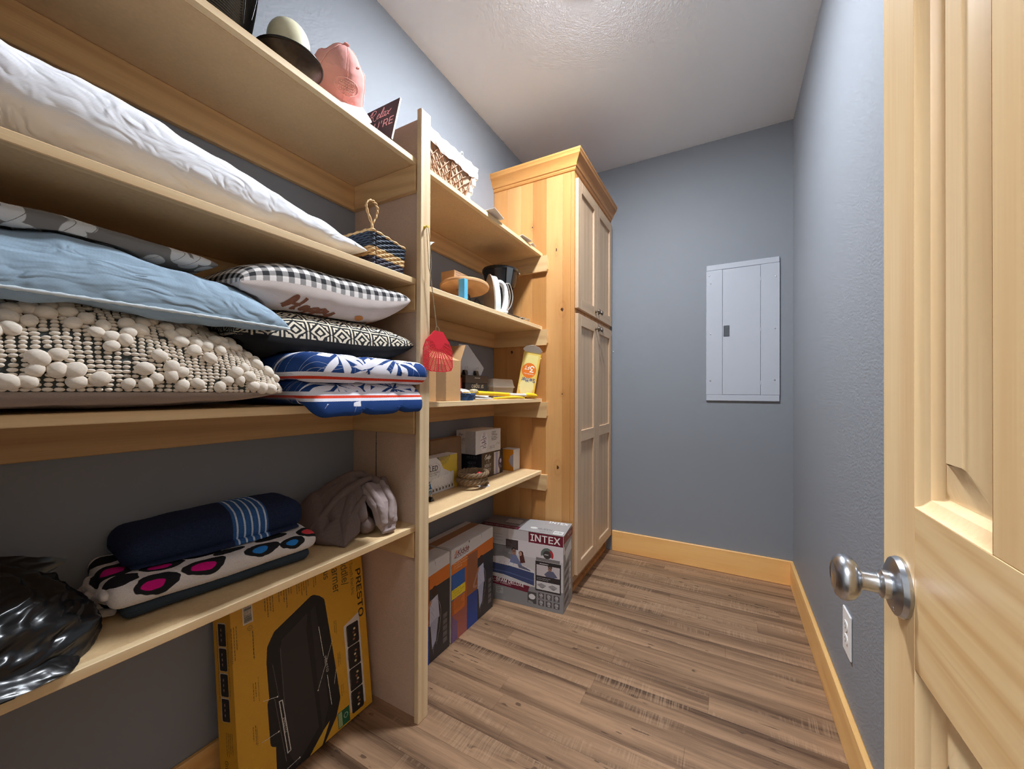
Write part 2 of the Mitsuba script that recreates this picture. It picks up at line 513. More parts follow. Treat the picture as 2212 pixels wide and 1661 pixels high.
add('panel_seam', box(-1.125, -1.1225, YP0 - 0.0004, YP0, 0.70, 0.962, 0), 'black_plastic', su)
add('divider_post', box(XP - 0.019, XP, YD0, YD1, 0.0, 2.065, 0.002), 'pine_z', su)

# ------------------------------------------------------------------ tall cabinet
cb = thing('pantry_cabinet', 'tall knotty alder pantry cabinet with four shaker doors and crown', 'cabinet')
XC = -0.7314
CZ = 2.34
n = 6
xs = [XL + 0.001, -1.150, -1.062, -0.985, -0.898, -0.800, XC - 0.022]
for i in range(6):
    add('side_stave', box(xs[i] + 0.0001, xs[i + 1] - 0.0001, YC, YC + 0.019, 0.0, CZ, 0.0004), f'alder_{[0, 2, 0, 3, 2, 1][i]}', cb)
add('carcass', cat([box(XL + 0.001, XC - 0.022, YC + 0.0195, YB - 0.001, 0.0, 0.02, 0), box(XL + 0.001, XC - 0.022, YC + 0.0195, YB - 0.001, CZ - 0.02, CZ, 0), box(XL + 0.001, XL + 0.012, YC + 0.0195, YB - 0.001, 0.02, CZ - 0.02, 0), box(XL + 0.013, XC - 0.022, YB - 0.02, YB - 0.001, 0.02, CZ - 0.02, 0)]), 'alder_1', cb)
add('face_frame', cat([box(XC - 0.0215, XC, YC, YC + 0.035, 0.108, CZ, 0.001), box(XC - 0.0215, XC, YB - 0.06, YB - 0.001, 0.108, CZ, 0.001), box(XC - 0.0215, XC, YC + 0.035, YB - 0.06, 2.27, CZ, 0.001), box(XC - 0.0215, XC, YC + 0.035, YB - 0.06, 1.53, 1.58, 0.001), box(XC - 0.0215, XC, YC + 0.035, YB - 0.06, 0.108, 0.14, 0.001)]), 'alder_1', cb)
add('toe_kick', box(XC - 0.060, XC - 0.040, YC + 0.02, YB - 0.001, 0.0, 0.107, 0.001), 'alder_door_y', cb)


def knot(x, y, z, nx, r):
    """A dark knot: a thin disc proud of the surface by a hair."""


def cab_door(y0, y1, z0, z1, mids, knob_y, knob_z):
    d = numbered(f'{cb}__door')
    taken.add(d)
    a, b, sw, rw = XC + 0.001, XC + 0.0205, 0.057, 0.062
    mw = 'alder_door'
    add('stile', box(a, b, y0, y0 + sw, z0, z1, 0.0012), mw, d)
    add('stile', box(a, b, y1 - sw, y1, z0, z1, 0.0012), mw, d)
    zs = [z0] + mids + [z1 - rw]
    for z in zs:
        add('rail', box(a, b, y0 + sw, y1 - sw, z, z + rw, 0.0012), 'alder_door_y', d)
    for za, zb in zip(zs, zs[1:]):
        add('panel', box(a, a + 0.009, y0 + sw - 0.004, y1 - sw + 0.004, za + rw - 0.004, zb + 0.004, 0), mw, d)
    kn = move(lathe([(0.0, 0.0), (0.0085, 0.0), (0.0085, 0.003), (0.005, 0.006), (0.0048, 0.015), (0.011, 0.019), (0.0145, 0.023), (0.0138, 0.027), (0.009, 0.0295), (0.0, 0.030)], 24), ry=90)
    add('knob', move(kn, (b, knob_y, knob_z)), 'bronze', d, smooth=40)


y0, ym, y1 = YC + 0.008, 2.3665, YB - 0.030
cab_door(y0, ym - 0.0015, 1.571, 2.283, [], ym - 0.03, 1.606)
cab_door(ym + 0.0015, y1, 1.571, 2.283, [], ym + 0.03, 1.606)
cab_door(y0, ym - 0.0015, 0.115, 1.542, [0.835], ym - 0.03, 1.500)
cab_door(ym + 0.0015, y1, 0.115, 1.542, [0.835], ym + 0.03, 1.500)
# crown moulding: profile (outward, up) mitred round the corner
prof = np.array([(0.0, 2.322), (0.006, 2.324), (0.010, 2.332), (0.010, 2.338), (0.016, 2.342), (0.018, 2.352), (0.024, 2.366), (0.034, 2.380), (0.044, 2.390), (0.046, 2.402), (0.050, 2.408), (0.050, 2.417), (-0.005, 2.417)])


def crown_run(P0, P1, out0, out1):
    v = [np.array([P[0] + o[0] * q[0], P[1] + o[1] * q[0], q[1]]) for P, o in ((P0, out0), (P1, out1)) for q in prof]
    m = len(prof)
    f = []
    for i in range(m - 1):
        f += [[i, i + 1, m + i + 1], [i, m + i + 1, m + i]]
    for e in range(2):
        for i in range(1, m - 1):
            f.append([e * m, e * m + i, e * m + i + 1])
    return tri(v, f)


add('crown', crown_run((XL + 0.0005, YC), (XC, YC), (0, -1), (1, -1)), 'alder_crown_x', cb, smooth=25)
add('crown', crown_run((XC, YC), (XC, YB - 0.0005), (1, -1), (1, 0)), 'alder_crown', cb, smooth=25)
add('top_board', box(XL + 0.001, XC, YC, YB - 0.001, 2.3405, 2.35, 0), 'alder_1', cb)

# ------------------------------------------------------------------ open panelled door (visible face x = 0.156)
dk = thing('door', 'open pine panelled door with a nickel knob in front of the right wall', 'door')
DXF, DXB = 0.156, 0.191
DY0, DY1 = -0.015, 0.594
SW, MW = 0.083, 0.11
yi0, yi1 = DY0 + SW, DY1 - SW
ym0, ym1 = 0.386 - MW, 0.386
add('stile', box(DXF, DXB, DY1 - SW, DY1, 0.012, 2.035, 0.0008), 'door_z', dk)
add('stile', box(DXF, DXB, DY0, DY0 + SW, 0.012, 2.035, 0.002), 'door_z', dk)
rails = [(0.012, 0.235), (0.849, 1.003), (1.60, 1.71), (1.92, 2.035)]
for a, b in rails:
    add('rail', box(DXF, DXB, yi0, yi1, a, b, 0.0007), 'door_y', dk)
for (a, b) in zip([r[1] for r in rails[:-1]], [r[0] for r in rails[1:]]):
    add('mullion', box(DXF, DXB, ym0, ym1, a, b, 0.0007), 'door_z', dk)
    for ya, yb in ((ym1, yi1), (yi0, ym0)):
        # raised panel: sticking moulding frame, bevel, flat field
        d0, d1, d2 = 0.016, 0.006, 0.008
        rings = [(0.0, 0.0), (0.003, 0.004), (0.010, 0.008), (0.012, 0.014), (0.014, 0.016), (0.017, 0.016), (0.048, 0.006), (0.050, 0.004)]
        w2, h2 = (yb - ya) / 2, (b - a) / 2
        rings = [(min(i, w2 - 0.002), d) for i, d in rings]
        V, F = [], []
        for i, d in rings:
            V += [(DXF + d, ya + i, a + i), (DXF + d, yb - i, a + i), (DXF + d, yb - i, b - i), (DXF + d, ya + i, b - i)]
        for r in range(len(rings) - 1):
            for q in range(4):
                p, t = r * 4 + q, r * 4 + (q + 1) % 4
                F += [[p, t, t + 4], [p, t + 4, p + 4]]
        e = (len(rings) - 1) * 4
        F += [[e, e + 1, e + 2], [e, e + 2, e + 3]]
        n0 = len(V)
        V += [(DXB - 0.006, ya, a), (DXB - 0.006, yb, a), (DXB - 0.006, yb, b), (DXB - 0.006, ya, b)]
        F += [[n0, n0 + 2, n0 + 1], [n0, n0 + 3, n0 + 2]]
        add('panel', tri(V, F), 'door_panel', dk, smooth=30)
# knob set
kz, ky = 0.914, 0.540
rose = lathe([(0.0, 0.0), (0.0295, 0.0), (0.030, 0.003), (0.028, 0.007), (0.023, 0.0095), (0.016, 0.011), (0.0, 0.011)], 48)
neck = lathe([(0.0, 0.0), (0.0140, 0.0), (0.0140, 0.007), (0.0110, 0.009), (0.0098, 0.011), (0.0098, 0.022), (0.0115, 0.025), (0.0, 0.025)], 40)
ball = lathe([(0.0, 0.0), (0.0105, 0.0), (0.0165, 0.0022), (0.0212, 0.0062), (0.0235, 0.0112), (0.0230, 0.0160), (0.0200, 0.0200), (0.0150, 0.0222), (0.0142, 0.0215), (0.008, 0.0222), (0.0, 0.0225)], 48)
kn = numbered(f'{dk}__knob')
taken.add(kn)
add('rose', move(move(rose, ry=-90), (DXF, ky, kz)), 'nickel', kn, smooth=35)
add('neck', move(move(neck, ry=-90), (DXF - 0.0095, ky, kz)), 'nickel', kn, smooth=35)
add('ball', move(move(ball, ry=-90), (DXF - 0.0335, ky, kz)), 'nickel', kn, smooth=35)
add('privacy_slot', move(move(lathe([(0, 0), (0.003, 0), (0.0025, 0.0014), (0, 0.0018)], 16), ry=-90), (DXF - 0.0088, ky - 0.009, kz - 0.019)), 'screw', kn, smooth=40)

# ------------------------------------------------------------------ electrical panel on the back wall
ep = thing('electrical_panel', 'grey painted electrical panel cover on the back wall', 'electrical panel')
px0, px1, pz0, pz1 = -0.118, 0.266, 1.060, 1.911
fy = YB - 0.014
add('cover', cat([box(px0, px1, fy, YB - 0.0005, pz0, 1.098, 0.003), box(px0, px1, fy, YB - 0.0005, 1.876, pz1, 0.003), box(px0, -0.029, fy, YB - 0.0005, 1.098, 1.876, 0.001), box(0.172, px1, fy, YB - 0.0005, 1.098, 1.876, 0.001), box(-0.029, 0.172, fy + 0.006, YB - 0.0005, 1.098, 1.876, 0)]), 'panel_grey', ep)
pd = add('door', box(-0.0275, 0.1705, fy - 0.0006, fy + 0.004, 1.0995, 1.8745, 0.001), 'panel_grey', ep)
add('latch', cat([box(-0.022, 0.010, fy - 0.003, fy, 1.458, 1.526, 0.002), box(-0.010, 0.004, fy - 0.0045, fy - 0.003, 1.503, 1.518, 0.0005)]), 'dark_grey_plastic', pd)
for z in (1.17, 1.49, 1.79):
    add('hinge', box(0.1690, 0.1745, fy - 0.002, fy + 0.001, z - 0.011, z + 0.011, 0.0005), 'panel_grey', pd)
for x, z in ((-0.101, 1.845), (-0.093, 1.795), (-0.093, 1.478), (-0.094, 1.185), (0.246, 1.795), (0.244, 1.49), (0.242, 1.187)):
    add('screw', move(move(lathe([(0.0, 0.0035), (0.003, 0.0028), (0.0048, 0.0)], 14), rx=90), (x, fy, z)), 'screw', ep, smooth=40)

ol = thing('wall_outlet', 'white duplex wall outlet low on the right wall behind the door knob', 'outlet')
oy, oz = 1.577, 0.362
add('cover_plate', box(XR - 0.006, XR - 0.0005, oy - 0.0445, oy + 0.0445, oz - 0.068, oz + 0.068, 0.003), 'white_plastic', ol)
for s in (-1, 1):
    rc = extr(sg.Point(0, 0).buffer(0.0175, 24).intersection(sg.box(-0.0175, -0.014, 0.0175, 0.014)), 0.0022, (XR - 0.006, oy, oz + s * 0.021), (0, 1, 0), (0, 0, 1), (-1, 0, 0))
    r = add('receptacle', rc, 'white_plastic', ol)
    add('slots', cat([box(XR - 0.0087, XR - 0.008, oy - 0.0075, oy - 0.0055, oz + s * 0.021 - 0.001, oz + s * 0.021 + 0.007, 0), box(XR - 0.0087, XR - 0.008, oy + 0.0055, oy + 0.0075, oz + s * 0.021 - 0.001, oz + s * 0.021 + 0.006, 0), box(XR - 0.0087, XR - 0.008, oy - 0.0022, oy + 0.0022, oz + s * 0.021 - 0.009, oz + s * 0.021 - 0.0045, 0)]), 'dark_grey_plastic', r)
add('screw', move(move(lathe([(0.0, 0.0015), (0.0035, 0.0)], 12), ry=-90), (XR - 0.006, oy, oz)), 'screw', ol)
add('wall_hook', move(move(lathe([(0.0, 0.006), (0.003, 0.005), (0.004, 0.0)], 14), rx=90), (-0.707, YB, 1.397)), 'white_plastic', smooth=40, label='tiny white nail head on the back wall beside the pantry cabinet', category='nail')

# ================================================================== LEFT BAY
Z1, Z2, Z3, Z4 = (z + ST for z in ZL)


def cloth(key, c, rough=0.9, s=900.0, amp=0.10, wrinkle=0.0):
    c = lin(c)

    def fn(p, n, uv):
        w = dr.sin(p.y * s) * dr.sin((p.x + p.z) * s)
        return mi.Color3f(c) * (1 + amp * 0.5 * w + amp * (fbm(p.x * 40, p.y * 40, p.z * 40) - 0.5))
    if wrinkle:
        def wr(p, n, uv):
            q = fbm(p.x * 9 + 3, p.y * 9, p.z * 9, octaves=2)
            return dr.abs(fbm(p.x * 26 + 6 * q, p.y * 13 + 5 * q, p.z * 26, octaves=3) - 0.5)
        return mat(key, fn, rough, sheen=0.3, specular=0.15, bump=(wr, wrinkle, 0.002))
    return mat(key, fn, rough, sheen=0.3, specular=0.15)


def pillow_fn(L, Wd, up, dn, pinch=0.05, q=0.42, wr=0.006, seed=0, taper=None, sag=None):
    """Surface of a stuffed pillow: returns P(s, t, side) in local axes (x along L, y along Wd, z up), s, t in [-1, 1]."""
    def P(s, t, side):
        x = L / 2 * s * (1 - pinch * (1 - t * t) * np.abs(s) ** 3)
        y = Wd / 2 * t * (1 - pinch * (1 - s * s) * np.abs(t) ** 3)
        k = np.clip((1 - s ** 2) * (1 - t ** 2), 0, 1) ** q
        h = np.where(side > 0, up, dn) * k
        if taper is not None:
            h = h * taper(s, t)
        edge = np.clip(np.minimum(1 - np.abs(s), 1 - np.abs(t)) * 6, 0, 1)
        pts = np.stack([x * 9, y * 9, side * 3.0 + seed + 0 * x], -1)
        rad = np.stack([x * 26 + seed, y * 7, side * 5.0 + 0 * x], -1)
        w = (meshkit.fbm(pts, 3, seed) - 0.5) * 1.3 + (meshkit.fbm(rad, 2, seed + 3) - 0.5) * 0.7 * (1 - 0.6 * edge)
        z = side * (h + w * wr * np.clip(k * 2.2, 0, 1) * 2)
        if sag is not None:
            z = z + sag(s, t)
        return np.stack([x, y, z], -1)
    return P


def pillow_half(P, side, n=70, m=60, place=None, e=1.0):
    def f(u, v):
        # denser near the edges
        a, b = np.sin((u - 0.5) * math.pi), np.sin((v - 0.5) * math.pi)
        q = P(a, b, np.full_like(a, side))
        return q if place is None else place(q)
    m_, uv = grid(n, m, f)
    if side < 0:
        m_.invert()
    s = np.sin((uv - 0.5) * math.pi)
    return m_, (s + 1) / 2


def placer(loc, rz=0, rx=0, ry=0):
    M = trimesh.transformations.translation_matrix(loc) @ trimesh.transformations.euler_matrix(math.radians(rx), math.radians(ry), math.radians(rz))
    return lambda q: q @ M[:3, :3].T + M[:3, 3]


def arc_uv(P, uv, side, L, k):
    """uv measured along the cloth, in units of k metres."""
    t = np.linspace(-1, 1, 1001)
    z_, s_ = np.zeros_like(t), np.full_like(t, side)
    out = []
    for q, c in ((P(t, z_, s_), uv[:, 0]), (P(z_, t, s_), uv[:, 1])):
        d = np.concatenate([[0], np.cumsum(np.linalg.norm(np.diff(q, axis=0), axis=1))])
        out.append(np.interp(c * 2 - 1, t, d) / k)
    return np.stack(out, 1)


def seam(P, place, r, key, m, rest=None, tw=0.0, n=160, name='piping'):
    a = np.linspace(0, 1, n, endpoint=False) * 4
    s = np.select([a < 1, a < 2, a < 3], [-1 + 2 * a, 1 + 0 * a, 1 - 2 * (a - 2)], -1 + 0 * a)
    t = np.select([a < 1, a < 2, a < 3], [-1 + 0 * a, -1 + 2 * (a - 1), 1 + 0 * a], 1 - 2 * (a - 3))
    q = place(P(s, t, np.ones_like(s)))
    rr = r * (1 + tw * np.sin(np.arange(n) * 2.4))
    t_ = tube(q, rr, 7, closed=True)
    if rest is not None:
        rest.lift(t_, 0.0035)
    return add(name, t_, m, key, smooth=True)


def softbox(sx, sy, sz, r, n=24, amp=0.0, seed=0, f=14.0):
    """A cushiony box centred at the origin."""
    h = np.array([sx, sy, sz]) / 2
    bits = []
    for ax in range(3):
        for sg_ in (-1, 1):
            i, j = (ax + 1) % 3, (ax + 2) % 3
            g, _ = grid(n, n, lambda u, v: np.stack([u, v, u * 0], -1))
            p = np.zeros((len(g.vertices), 3))
            p[:, i] = np.sin((g.vertices[:, 0] - 0.5) * math.pi) * h[i]
            p[:, j] = np.sin((g.vertices[:, 1] - 0.5) * math.pi) * h[j]
            p[:, ax] = sg_ * h[ax]
            b = tri(p, g.faces)
            if sg_ < 0:
                b.invert()
            bits.append(b)
    m = cat(bits)
    m.merge_vertices(digits_vertex=6)
    p = np.array(m.vertices)
    R = np.minimum(r, h * 0.98)
    q = np.clip(p, -(h - R), h - R)
    d = (p - q) / R
    d /= np.linalg.norm(d, axis=1, keepdims=True) + 1e-9
    p2 = q + d * R
    if amp:
        p2 = p2 + d * ((meshkit.fbm(p2 * f + seed, 3, seed) - 0.5) * 2 * amp)[:, None]
    m.vertices = p2
    return m


# ---- shelf 1 (top): black ribbed vase, egg in a dark dish, pink cap, chalkboard sign
mat('black_rattan', lin(26, 26, 27), 0.28, specular=0.6)
prof = []
for i in range(66):
    z = i / 65 * 0.36
    R = 0.106 + 0.030 * math.sin(min(1.0, z / 0.30) * math.pi * 0.60) - 0.02 * max(0, (z - 0.26) / 0.1)
    for a in (-0.5, 0.0, 0.5):
        prof.append((R - 0.0034 * (2 * a) ** 2 + 0.0012, z + 0.004 + a * 0.0052))
prof = [(0.0, 0.003), (0.10, 0.003)] + prof + [(0.112, 0.362), (0.09, 0.30), (0.0, 0.28)]
vs = thing('vase', 'black glossy ribbed vase at the near end of the top shelf', 'vase')
add('body', move(lathe(prof, 72), (-1.066, 0.405, Z1 + 0.001)), 'black_rattan', vs, smooth=40)
rngv = np.random.RandomState(3)
st = []
for i in range(26):
    a = rngv.uniform(-1.9, 0.9)
    z0, z1 = sorted(rngv.uniform(0.01, 0.33, 2))
    ta = np.linspace(0, 1, 9)
    aa = a + ta * rngv.uniform(-0.5, 0.5)
    zz = z0 + (z1 - z0) * ta
    RR = 0.1095 + 0.030 * np.sin(np.minimum(1, zz / 0.30) * math.pi * 0.60)
    st.append(tube(np.stack([-1.066 + RR * np.cos(aa), 0.405 + RR * np.sin(aa), Z1 + zz], 1), 0.0012, 5))
add('cane_strand', cat(st), 'black_rattan', vs, smooth=True, kind='stuff')

mat('dish_dark', plain((60, 48, 40), 0.35, 160, 30), 0.35, metallic=0.3)
mat('dish_rim', lin(38, 32, 30), 0.25, metallic=0.4)
egg_xy = (-1.003, 0.598)
ds = thing('dish', 'dark brown footed dish holding the cream egg on the top shelf', 'dish')
dp = [(0.0, 0.004), (0.032, 0.0), (0.036, 0.002), (0.034, 0.016), (0.050, 0.034), (0.068, 0.052), (0.078, 0.063), (0.079, 0.067), (0.075, 0.068), (0.062, 0.058), (0.040, 0.046), (0.0, 0.044)]
tilt = dict(rx=0, ry=0)
add('bowl', move(lathe(dp, 56), (egg_xy[0], egg_xy[1], Z1 + 0.0005)), 'dish_dark', ds, smooth=35)
ra = np.linspace(0, 2 * math.pi, 64, endpoint=False)
add('rim', move(tube(np.stack([0.0785 * np.cos(ra), 0.0785 * np.sin(ra), 0 * ra], 1), 0.0035, 8, closed=True), (egg_xy[0], egg_xy[1], Z1 + 0.0665)), 'dish_rim', ds, smooth=True)
mat('egg_cream', plain((226, 220, 186), 0.05, 200, 20), 0.28, clearcoat=0.4)
ep_ = [(0.050 * math.sin(a) * (1 - 0.10 * math.cos(a)), -0.063 * math.cos(a)) for a in np.linspace(0.0, math.pi, 28)]
add('egg', move(lathe(ep_, 48), (egg_xy[0], egg_xy[1], Z1 + 0.0455 + 0.0635)), 'egg_cream', smooth=True, label='cream ceramic egg sitting in the dark dish on the top shelf', category='ornament')

cloth('pink_cotton', (224, 160, 152), s=1500, amp=0.08)
cloth('pink_pale', (240, 196, 188), s=1500, amp=0.06)
mat('pink_thread', lin(236, 190, 178), 0.6)
cp = thing('baseball_cap', 'dusty pink baseball cap with an oval embroidered badge on the top shelf', 'cap')
ccx, ccy, ccz = -1.062, 0.782, Z1 + 0.142
face = math.atan2(-0.34, 0.94)       # the cap's front looks this way


CT_ = math.radians(48)


def cap_tf(x, y, zz):
    """Cap axes (x front, z up) tipped forward, turned to the room and set on the shelf."""
    x, zz = x * math.cos(CT_) + zz * math.sin(CT_), -x * math.sin(CT_) + zz * math.cos(CT_)
    c, s = math.cos(face), math.sin(face)
    return np.stack([ccx + c * x - s * y, ccy + s * x + c * y, ccz + zz], -1)


def cap_pt(a, b, off=0.0):
    """a: angle round (0 = front), b: 0 at the band to 1 at the crown."""
    b = np.asarray(b, float)
    R = 0.084 * np.sqrt(np.clip(1 - np.minimum(b, 1) ** 2.3, 0, 1))
    zz = 0.122 * b ** 0.92
    dent = -0.020 * np.exp(-((np.cos(a) + 0.2) / 0.6) ** 2) * np.exp(-((b - 0.82) / 0.12) ** 2) - 0.014 * np.exp(-((np.abs(a) - 2.6) / 0.5) ** 2) * np.exp(-((b - 0.55) / 0.2) ** 2)
    w = 0.004 * (meshkit.fbm(np.stack([np.cos(a) * 2.2, np.sin(a) * 2.2, b * 5 + 3], -1), 3, 5) - 0.5) * 2
    x, y = (R + off + w) * np.cos(a) * 1.10, (R + off + w) * np.sin(a) * 0.93
    return cap_tf(x, y, zz + dent + off * 0.5)


seg = []
for i in range(6):
    a0, a1 = -math.pi + i * math.pi / 3, -math.pi + (i + 1) * math.pi / 3
    g, _ = grid(20, 40, lambda u, v: cap_pt(a0 + (a1 - a0) * u, v * 0.995, -0.0016 * (np.abs(u - 0.5) * 2) ** 10))
    add('crown_panel', g, 'pink_cotton', cp, smooth=True)
    ss = np.linspace(0.02, 0.98, 40)
    add('seam', tube(cap_pt(np.full(40, a0), ss, 0.0002), 0.0008, 5), 'pink_thread', cp, smooth=True)
add('button', move(lathe([(0.0, 0.006), (0.006, 0.004), (0.008, 0.0), (0.0, -0.003)], 20), tuple(cap_pt(np.array([0.0]), np.array([1.0]))[0])), 'pink_cotton', cp, smooth=50)


def brim(u, v):
    a = (u - 0.5) * 2 * 1.05
    r = 0.083 + 0.068 * v * np.cos(a * 0.95)
    return cap_tf(r * np.cos(a) * 1.10, r * np.sin(a) * 0.93, 0.002 - 0.012 * np.sin(a) ** 2 * v - 0.010 * v)


b1, _ = grid(40, 12, brim)
b2, _ = grid(40, 12, lambda u, v: brim(u, v) - [0.003, -0.001, 0.0028])
b2.invert()
add('brim', cat([b1, b2, tube(brim(np.linspace(0, 1, 40), np.ones(40)) - [0.0015, 0, 0.0014], 0.002, 6)]), 'pink_pale', cp, smooth=30)
# oval badge and its stitched lettering follow the front panels
oa = np.linspace(0, 2 * math.pi, 56, endpoint=False)
BA, BB = 0.05, 0.30
badge = [tube(cap_pt(BA + 0.46 * np.cos(oa), BB + 0.165 * np.sin(oa), 0.0004), 0.0009, 5, closed=True)]
rngc = random.Random(9)
for row, (bb_, w) in enumerate(((0.11, 0.20), (0.07, 0.26), (0.02, 0.30), (-0.03, 0.30), (-0.08, 0.24))):
    a = -w
    while a < w:
        da = rngc.uniform(0.03, 0.07)
        t_ = np.linspace(0, 1, 6)
        badge.append(tube(cap_pt(BA + a + da * t_, BB + bb_ + 0.018 * np.sin(t_ * 6 + row), 0.0006), 0.0011, 5))
        a += da + 0.02
add('embroidered_badge', cat(badge), 'pink_thread', cp, smooth=True)
add('eyelet', move(lathe([(0.002, 0.0012), (0.004, 0.001), (0.0045, 0)], 14), tuple(cap_pt(np.array([0.55]), np.array([0.74]), 0.0)[0])), 'pink_thread', cp, smooth=True)

# chalkboard sign
sgn = thing('chalk_sign', 'dark chalkboard style sign reading Relax, leaning at the far end of the top shelf', 'sign')
SO = np.array([-1.200, 0.874, Z1 + 0.0035])
sv = np.array([0, 0.036, 0.150])
SH = 0.158
sv = sv / np.linalg.norm(sv)
sn = np.cross([1, 0, 0], sv)
mat('sign_board', plain((62, 50, 56), 0.15, 300, 30), 0.7)
mat('sign_edge', lin(222, 214, 206), 0.6)
add('board', frame(box(0, 0.278, 0, SH, -0.006, 0, 0.0008), SO, (1, 0, 0), sv, sn), 'sign_board', sgn)
add('edge', frame(cat([box(0.2785, 0.2795, 0.0, SH, -0.006, 0, 0.0002)]), SO, (1, 0, 0), sv, sn), 'sign_edge', sgn)
pr = Print(SO, (1, 0, 0), sv)
chalk = (226, 178, 184)
E_ = lambda pts, n=30: spline(pts, n)


def script_word(pr, strokes, u0, v0, k, w, col, shear=0.35, thick=None):
    for st_ in strokes:
        pts = spline(np.array(st_, float), max(8, 9 * len(st_)))
        pts = np.stack([u0 + k * (pts[:, 0] + shear * pts[:, 1]), v0 + k * pts[:, 1]], 1)
        pr.line(pts, w, col)
        pr.line(pts + [w * 0.55, -w * 0.25], w * 0.7, col)


RELAX = [[(0.15, 0), (0.22, 0.5), (0.3, 1.0), (0.22, 0.95), (0.05, 0.72), (0.2, 1.02), (0.55, 1.06), (0.7, 0.85), (0.5, 0.58), (0.28, 0.52), (0.5, 0.4), (0.62, 0.12), (0.85, -0.06), (1.0, 0.04)], [(-0.25, 0.18), (-0.05, 0.1), (0.12, -0.02), (0.1, -0.2)],
         [(0.98, 0.22), (1.25, 0.42), (1.18, 0.55), (1.03, 0.35), (1.1, 0.05), (1.35, 0.15)], [(1.35, 0.15), (1.6, 0.7), (1.55, 1.0), (1.45, 0.6), (1.48, 0.05), (1.65, 0.15)],
         [(1.98, 0.45), (1.8, 0.52), (1.68, 0.25), (1.8, 0.04), (1.95, 0.3), (1.98, 0.5), (1.95, 0.1), (2.1, 0.08)], [(2.1, 0.45), (2.25, 0.42), (2.35, 0.1), (2.5, 0.05)], [(2.55, 0.52), (2.3, 0.28), (2.1, 0.02)]]
script_word(pr, RELAX, 0.142, 0.107, 0.040, 0.0022, chalk, 0.12)
pr.up().text("YOU'RE", 0.118, 0.063, 0.030, chalk, w=0.150)
pr.text("O", 0.196, 0.020, 0.030, chalk, w=0.024)
pr.build('lettering', sgn, 'print_matte')

# ---- shelf 2: long white body pillow, striped woven basket
cloth('white_cotton', (228, 229, 234), s=1400, amp=0.05, wrinkle=0.014)
bp = thing('body_pillow', 'long white body pillow lying along the second shelf', 'pillow')
BL = 0.826
P = pillow_fn(BL, 0.285, 0.120, 0.085, 0.02, 0.40, 0.012, 11, taper=lambda s, t: np.clip(1.0 - 0.60 * ((s + 1) / 2) ** 1.6, 0, 1))
plc = placer((-1.083, -0.024 + BL / 2, Z2 + 0.056), rz=90, ry=2.6)


def body_place(q):
    r = plc(q)
    x = q[:, 0] / BL + 0.5                       # 0 near .. 1 tip
    r[:, 2] = r[:, 2] + 0.034 * (1 - x) ** 1.2
    low = r[:, 2] < Z2 + 0.003
    r[low, 2] = Z2 + 0.003 - 0.02 * np.tanh((Z2 + 0.003 - r[low, 2]) * 2) * 0
    return r


for side, nm in ((1, 'top_face'), (-1, 'bottom_face')):
    m_, uv = pillow_half(P, side, 150, 60, body_place)
    add(nm, m_, 'white_cotton', bp, smooth=True)

mat('straw_navy', plain((44, 56, 72), 0.3, 180, 30), 0.55)
mat('straw_tan', plain((206, 168, 116), 0.3, 180, 30), 0.6)
mat('straw_dark', plain((46, 42, 60), 0.3, 180, 30), 0.55)
sb = thing('woven_basket', 'small woven basket with navy and straw bands and a rope loop on the second shelf', 'basket')
bx0, bx1, by0, by1 = -1.16, -0.938, 0.815, 0.957


def ring_path(z, k, grow, n=220):
    pts = sg.box(bx0 - grow, by0 - grow, bx1 + grow, by1 + grow).buffer(-0.012).buffer(0.012, 6).exterior
    d = np.linspace(0, 1, n, endpoint=False)
    q = np.array([pts.interpolate(t, normalized=True).coords[0] for t in d])
    drop = 0.016 * np.clip((q[:, 1] - by0) / (by1 - by0), 0, 1) * (z - Z2) / 0.1
    wob = 0.0016 * np.sin(d * n * 0.62 + k * math.pi)
    c = np.array([(bx0 + bx1) / 2, (by0 + by1) / 2])
    o = (q - c) / np.linalg.norm(q - c, axis=1, keepdims=True)
    q = q + o * wob[:, None]
    return np.column_stack([q, z - drop + 0.0012 * np.cos(d * n * 0.62 + k * math.pi)])


rows = 14
bands = {'straw_dark': [], 'straw_tan': [], 'straw_navy': []}
for r in range(rows):
    z = Z2 + 0.0066 + r * 0.0073
    bands['straw_dark' if r < 4 else 'straw_tan' if r < 8 else 'straw_navy'].append(tube(ring_path(z, r, -0.004 + 0.004 * r / rows), 0.0040, 6, closed=True))
for k_, v in bands.items():
    add('woven_band', cat(v), k_, sb, smooth=True)
add('base', box(bx0 + 0.008, bx1 - 0.008, by0 + 0.008, by1 - 0.008, Z2 + 0.0005, Z2 + 0.004, 0.001), 'straw_dark', sb)
add('rim', tube(ring_path(Z2 + 0.107, 0, 0.001), 0.0046, 6, closed=True), 'straw_tan', sb, smooth=True)
lp = spline([(-0.945, 0.822, Z2 + 0.095), (-0.946, 0.822, Z2 + 0.125), (-0.946, 0.805, Z2 + 0.160), (-0.946, 0.801, Z2 + 0.180), (-0.946, 0.814, Z2 + 0.196), (-0.946, 0.833, Z2 + 0.196), (-0.946, 0.844, Z2 + 0.180), (-0.946, 0.839, Z2 + 0.155), (-0.946, 0.826, Z2 + 0.128), (-0.946, 0.824, Z2 + 0.10)], 110)
tw = np.linspace(0, 44, 110)
add('rope_loop', cat([tube(lp + 0.0022 * np.stack([np.cos(tw + o), np.sin(tw + o) * 0.6, np.sin(tw + o)], 1), 0.0024, 6) for o in (0, math.pi)]), 'straw_tan', sb, smooth=True)

# ---- shelf 3: chunky knit, light blue, grey leaf, gingham, tribal pillows and two seat cushions
KL, KW = 0.545, 0.350
cloth('herringbone', (170, 156, 148), s=900, amp=0.2)


